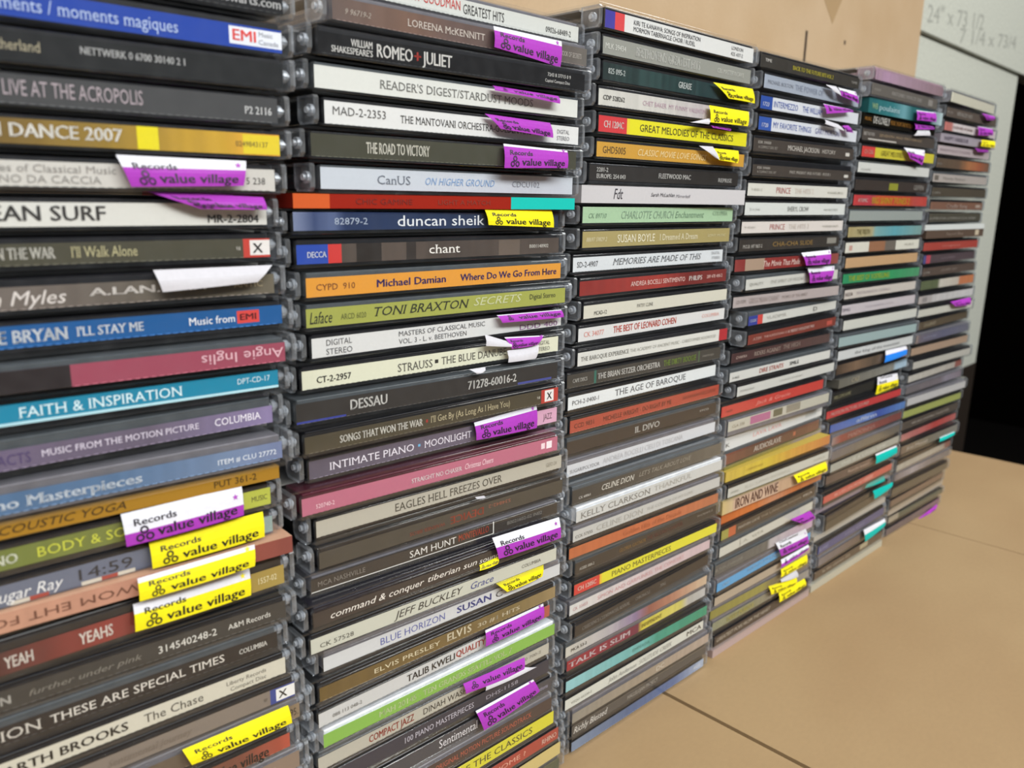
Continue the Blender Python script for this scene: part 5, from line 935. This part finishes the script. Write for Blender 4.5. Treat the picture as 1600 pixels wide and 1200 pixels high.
    (5,'cd_case','J',0,'c',407.46,-2.86,-0.0219,17.01,10.03,0.97,6.09,'CD case, mauve brown spine with turquoise tag, lower, thirty-fourth from top, fifth stack',[(0, '7c7474'), (0.5, '6c5c54'), (1, '5c4c40')],[],[],[('16ada4', 0.42, [(71.2, -1.9, 10.55), (112.5, -1.9, 8.89), (111.07, -3.4, 3.34), (73.37, -3.4, 0.24)], 'T')]),
    (5,'cd_case','J',0,'k',404.63,-2.02,-0.0298,5.42,11.58,2.35,6.51,'CD case, dark brown spine with italic cream words, thirty-fifth from top, fifth stack',[(0, '5a4b3e')],[(76.47, 90.79, 0.2, 0.8, 'b0a488')],[('in the classics the', 13.22, 58.93, 5.61, 2.61, 'b0a492', 'b')],[]),
    (5,'cardboard_cd_case','D',0,'k',403.06,-1.79,-0.0266,0.0,5.42,0.05,5.32,'cardboard CD case, cream spine lying on the cardboard, thirty-sixth from top, fifth stack',[(0, 'c2bcaa')],[],[],[]),
    (6,'cd_case','J',0,'c',557.23,-3.39,0.0162,355.35,10.91,1.05,7.0,'CD case, cream spine in clear case, first from top, sixth stack',[(0, 'cfcab8')],[],[],[]),
    (6,'cd_case','J',0,'k',556.23,-1.6,-0.0237,344.58,10.76,1.1,6.74,'CD case, brown spine with short white title, second from top, sixth stack',[(0, '5c5048')],[],[('MCA', 1.2, 12.94, 4.47, 1.62, 'a8a098', 'b'), ('VIVALDI HIT', 22.11, 58.18, 4.47, 2.83, 'b8b0a8', 'b')],[('a03cad', 0, [(72.99, -1.9, 8.75), (105.01, -1.9, 8.75), (101.42, -3.4, 5.43), (83.18, -3.4, 4.08)], 'P')]),
    (6,'cd_case','J',0,'k',554.53,-1.97,-0.0308,332.9,11.68,2.48,6.13,'CD case, pinkish white spine with coral left end, third from top, sixth stack',[(0, 'b8706a'), (0.13, 'b8766e'), (0.16, 'cfc4c4'), (0.7, 'c8c0be'), (1, 'c4b8b8')],[],[('CUSTOMS OF SPAIN', 17.14, 61.64, 5.55, 1.84, '94706c', 'b')],[('a03cad', 0.05, [(66.32, -1.9, 9.51), (102.23, -1.9, 9.87), (101.16, -3.4, 4.21), (65.84, -3.4, 2.45)], 'P')]),
    (6,'cardboard_cd_case','D',0,'k',553.62,-0.43,-0.0389,326.44,6.46,0.05,6.36,'cardboard CD case, lilac grey cardboard spine with yellow end tag, fourth from top, sixth stack',[(0, '9c949e')],[],[('HAPPY HARBOUR', 8.0, 59.46, 3.23, 2.93, '6a6270', 'b')],[('e6d820', 0, [(82.76, -1.9, 5.98), (115.8, -1.9, 6.61), (112.22, -3.4, 0.77), (79.08, -3.4, 0.72)], 'Y')]),
    (6,'cd_case','J',0,'k',550.52,-0.48,-0.031,316.94,9.5,0.84,6.3,'CD case, dusty pink spine with purple flap, fifth from top, sixth stack',[(0, 'b4a6a8')],[],[('NASHVILLE DIARIES', 5.34, 72.27, 3.99, 1.89, '8c7a80', 'n')],[('a03cad', 0, [(74.41, -1.9, 8.43), (107.72, -1.9, 8.87), (101.47, -3.4, 5.94), (78.38, -3.4, 5.67)], 'P')]),
    (6,'cd_case','J',0,'k',550.51,-1.01,-0.0379,306.16,10.78,1.24,7.0,'CD case, brown spine with orange glow, sixth from top, sixth stack',[(0, '5c4e40'), (0.4, '645040'), (0.6, 'a8704a'), (0.8, '9c5c40'), (1, '6c5444')],[],[('WEA', 1.2, 10.73, 4.04, 1.68, '9a948c', 'b')],[]),
    (6,'cd_case','J',0,'g',549.2,-0.18,-0.0449,295.27,10.89,1.12,6.31,'CD case, pinkish grey spine with round mark, seventh from top, sixth stack',[(0, 'aba29c')],[(2.73, 11.02, 0.2, 0.8, '6c645c')],[('Monty Python', 20.53, 67.49, 4.28, 2.15, '7c746c', 'n')],[]),
    (6,'cd_case','J',0,'k',549.95,-0.46,-0.0463,284.28,10.99,1.14,6.71,'CD case, dark olive brown spine, eighth from top, sixth stack',[(0, '4e463a')],[],[('1-2874', 1.2, 16.69, 3.83, 1.74, 'a09a90', 'b')],[]),
    (6,'cd_case','J',0,'k',550.09,-0.66,-0.0357,274.31,9.97,0.77,6.0,'CD case, reddish brown spine with white centre words, ninth from top, sixth stack',[(0, '7c5a4a')],[(100.89, 112.59, 0.3, 0.7, 'a8988c')],[('Cradle Song', 33.56, 80.73, 3.77, 3.0, 'b8a498', 'b')],[]),
    (6,'cd_case','J',0,'k',550.92,-0.69,-0.0308,263.24,11.06,2.3,6.62,'CD case, dark olive spine with one line of print, tenth from top, sixth stack',[(0, '4d493e')],[],[('SUPERSTAR COMPILATION SERIES', 1.2, 105.86, 4.95, 1.72, '94908a', 'n')],[]),
    (6,'cardboard_cd_sleeve','D',0,'k',549.64,0.83,-0.0649,258.93,4.31,0.05,4.21,'CD sleeve, thin white sleeve, eleventh from top, sixth stack',[(0, 'cfd4d2')],[],[],[]),
    (6,'cardboard_cd_case','D',0,'k',551.33,-0.02,-0.0524,252.37,6.56,0.05,6.46,'cardboard CD case, brown spine below the thin white sleeve, twelfth from top, sixth stack',[(0, '5c4c42')],[(104.31, 112.98, 0.2, 0.9, 'b0a490')],[('Beyond Blue', 40.76, 76.79, 3.28, 2.59, '8c7c70', 'b')],[]),
    (6,'cd_case','J',0,'k',548.35,-0.23,-0.0473,241.85,10.51,1.0,6.25,'CD case, brick red spine in upper half, thirteenth from top, sixth stack',[(0, 'a4443a')],[],[('mogwai', 37.73, 76.38, 4.13, 1.5, 'bc7a70', 'n')],[]),
    (6,'cd_case','J',0,'k',550.3,-0.75,-0.0297,231.63,10.22,0.96,6.45,'CD case, plum grey spine with tiny blue-pink mark, fourteenth from top, sixth stack',[(0, '54464a')],[(0.0, 5.61, 0, 1, '4c4c80'), (5.61, 14.33, 0, 1, 'b04858')],[('LUCIANO', 37.99, 68.92, 4.18, 1.29, '80747c', 'n')],[]),
    (6,'cd_case','J',0,'k',552.37,-0.64,-0.0367,221.35,10.28,0.97,6.64,'CD case, dark brown spine with grey centre words, fifteenth from top, sixth stack',[(0, '584a42')],[],[('4-9990', 1.18, 15.08, 3.62, 1.99, 'a8a098', 'b'), ('COUNTRY LADY', 38.17, 74.67, 4.29, 1.99, '8c8078', 'n')],[]),
    (6,'cd_case','J',0,'k',551.97,-0.83,-0.0403,210.05,11.3,1.34,7.0,'CD case, green, white and orange spine, sixteenth from top, sixth stack',[(0, '5c6448'), (0.3, '5c6448'), (0.34, 'c4beb4'), (0.68, 'beb4a8'), (0.72, 'b87450'), (1, 'bc7850')],[],[],[]),
    (6,'cd_case','J',0,'k',550.3,-1.07,-0.051,198.75,11.31,1.29,6.26,'CD case, grey white spine above purple tag, seventeenth from top, sixth stack',[(0, 'a8a09c'), (0.2, 'a8a2a0'), (0.25, 'bcb8b8'), (1, 'c2c0c0')],[(7.36, 16.68, 0.2, 0.8, '8c8686')],[],[]),
    (6,'cd_case','J',0,'k',551.68,-1.16,-0.0555,187.96,10.79,1.22,5.96,'CD case, white spine with purple tag at right, eighteenth from top, sixth stack',[(0, 'c2c0b6')],[],[],[('a03cad', 0, [(60.51, -1.9, 10.06), (104.95, -1.9, 11.08), (104.33, -3.4, 4.76), (69.5, -3.4, 5.53)], 'P')]),
    (6,'cd_case','J',0,'k',556.57,-2.03,-0.0142,177.34,10.61,1.08,6.1,'CD case, brown spine with small cream word, nineteenth from top, sixth stack',[(0, '5c5040')],[],[('LEGEND', 10.94, 38.26, 4.14, 2.81, 'b8ac94', 'b')],[]),
    (6,'cd_case','J',0,'c',552.44,-2.56,-0.0383,166.44,10.91,1.11,6.75,'CD case, slate blue grey spine, twentieth from top, sixth stack',[(0, '8c7c74'), (0.08, '6a6470'), (0.5, '64647a'), (1, '6c6c78')],[],[('SWEETNESS', 14.72, 42.56, 4.49, 1.62, '9090a8', 'n')],[]),
    (6,'cd_case','J',0,'k',552.43,0.23,-0.0673,155.83,10.61,1.34,6.15,'CD case, tan spine in lower half, twenty-first from top, sixth stack',[(0, 'a48c78')],[],[],[]),
    (6,'cd_case','J',0,'k',552.93,-2.47,-0.0753,144.84,10.99,1.41,5.84,'CD case, grey white spine jutting right, twenty-second from top, sixth stack',[(0, 'b3b0a8')],[],[],[]),
    (6,'cd_case','J',0,'k',549.11,-1.62,-0.0414,134.23,10.6,1.16,5.49,'CD case, whitish spine with reddish right end, twenty-third from top, sixth stack',[(0, 'b8b4ac'), (0.85, 'b0aaa2'), (0.88, '905c54'), (1, '905c54')],[],[],[]),
    (6,'cd_case','J',0,'c',549.99,-0.82,-0.0548,124.03,10.2,1.03,5.92,'CD case, mauve grey spine with pale blot, twenty-fourth from top, sixth stack',[(0, '6c6668'), (0.6, '726a70'), (0.7, '8a8490'), (1, '80747c')],[],[],[]),
    (6,'cd_case','J',0,'c',552.91,-1.64,-0.0827,113.53,10.5,1.23,6.38,'CD case, silver white spine above the lime one, twenty-fifth from top, sixth stack',[(0, 'b8b6b6')],[],[],[]),
    (6,'cd_case','J',0,'k',550.25,-0.45,-0.0774,103.25,10.28,0.98,5.87,'CD case, lime green spine, twenty-sixth from top, sixth stack',[(0, '9aa05c')],[],[],[]),
    (6,'cd_case','J',0,'k',550.5,-0.72,-0.0652,92.45,10.8,1.21,6.85,'CD case, dark brown spine under the lime one, twenty-seventh from top, sixth stack',[(0, '554c44')],[],[('WE ARE SENDING TOGETHER', 18.83, 97.59, 4.64, 1.78, 'b8b0a8', 'b')],[]),
    (6,'cd_case','J',0,'k',554.75,-0.11,-0.055,82.2,10.25,0.98,5.87,'CD case, pink to red spine, twenty-eighth from top, sixth stack',[(0, 'ac7470'), (0.4, 'b06460'), (0.6, 'b04440'), (1, 'ac6460')],[],[],[]),
    (6,'cd_case','J',0,'k',552.28,-1.6,-0.0723,69.99,12.21,2.33,7.0,'CD case, grey brown spine with white word, twenty-ninth from top, sixth stack',[(0, '6c5c50'), (0.4, '7c7464'), (1, '85827a')],[],[('Jon Morel', 11.1, 52.35, 5.83, 2.52, 'c0b8b0', 'b')],[('16ada4', 0.12, [(74.37, -1.9, 4.5), (107.73, -1.9, 4.37), (103.5, -3.4, 1.98), (70.62, -3.4, 1.17)], 'T')]),
    (6,'cd_case','J',0,'k',549.82,-1.27,-0.0482,56.95,13.03,1.07,5.44,'CD case, beige spine beneath the black gap, thirtieth from top, sixth stack',[(0, 'aaa498'), (0.85, 'a49c90'), (0.9, '94685c'), (1, '886458')],[],[],[]),
    (6,'cd_case','J',0,'c',552.71,0.43,-0.0595,46.63,10.32,1.26,6.06,'CD case, mauve grey spine with white blotch, thirty-first from top, sixth stack',[(0, '746c6c'), (0.3, '9c9498'), (0.6, '7c7474'), (1, '706a6a')],[],[],[]),
    (6,'cd_case','J',0,'k',545.18,-1.29,-0.0624,35.94,10.69,1.23,5.92,'CD case, dark khaki spine near the foot, thirty-second from top, sixth stack',[(0, '5c5446')],[],[],[]),
    (6,'cd_case','J',0,'k',545.77,-1.3,-0.0382,22.58,13.37,4.56,5.4,'CD case, brown spine near the foot, thirty-third from top, sixth stack',[(0, '756052')],[],[],[]),
    (6,'cardboard_cd_case','D',0,'k',553.3,1.63,-0.0335,17.08,5.49,0.05,5.39,'cardboard CD case, cream spine near the foot, thirty-fourth from top, sixth stack',[(0, 'b4a898')],[],[],[]),
    (6,'cd_case','J',0,'k',550.35,0.04,-0.0516,9.59,7.49,0.81,5.4,'CD case, dark green grey spine near the foot, thirty-fifth from top, sixth stack',[(0, '585a4c')],[(0.0, 19.97, 0, 1, 'a09684')],[],[]),
    (6,'cd_case','J',0,'k',543.68,-1.41,-0.0402,0.0,9.59,0.92,6.4,'CD case, dark mauve spine on the cardboard, thirty-sixth from top, sixth stack',[(0, '64585c'), (0.6, '6c5c60'), (1, '7c5a70')],[],[],[('a03cad', 0, [(66.23, -1.9, 0.28), (109.02, -1.9, 3.5), (101.25, -3.4, -0.3), (68.81, -3.4, -1.46)], 'P')]),
]

for d in DISCS:
    build(d)

# the foot of the first stack, below the picture's lower edge
zt0, hx, hy, hyaw = (82.4, -134.0, 1.0, -0.04)
n_hidden = max(1, round(zt0 / TH))
HIDE_TINT = ('grey', 'pale', 'dark brown', 'brick red')
for k in range(n_hidden):
    t = zt0 / n_hidden
    root = bpy.data.objects.new('cd_case', None)
    COL.objects.link(root)
    root.location = ((hx + random.uniform(-2, 2)) * MM, hy * MM, (zt0 - (k + 1) * t) * MM)
    root.rotation_euler = (0, 0, hyaw)
    tagged(root, 'CD case, plain %s spine, %s from the table in the first stack' % (HIDE_TINT[k % 4], ('eighth', 'seventh', 'sixth', 'fifth', 'fourth', 'third', 'second', 'first')[k + 8 - n_hidden]), 'CD case', 'CD cases at the unseen foot of the first stack')
    jewel_parts(root, t - 0.04, 0, 'k')
    c = ('5a5650', 'c9c6bd', '3b3733', '8a3d34')[k % 4]
    lb = link('spine_label', strip(118, 0, 1.0, 7.4, [(0, c)], [], 'spine_label', M_PRINT), root)
    lb.location = (3.5 * MM, 1.2 * MM, 0)
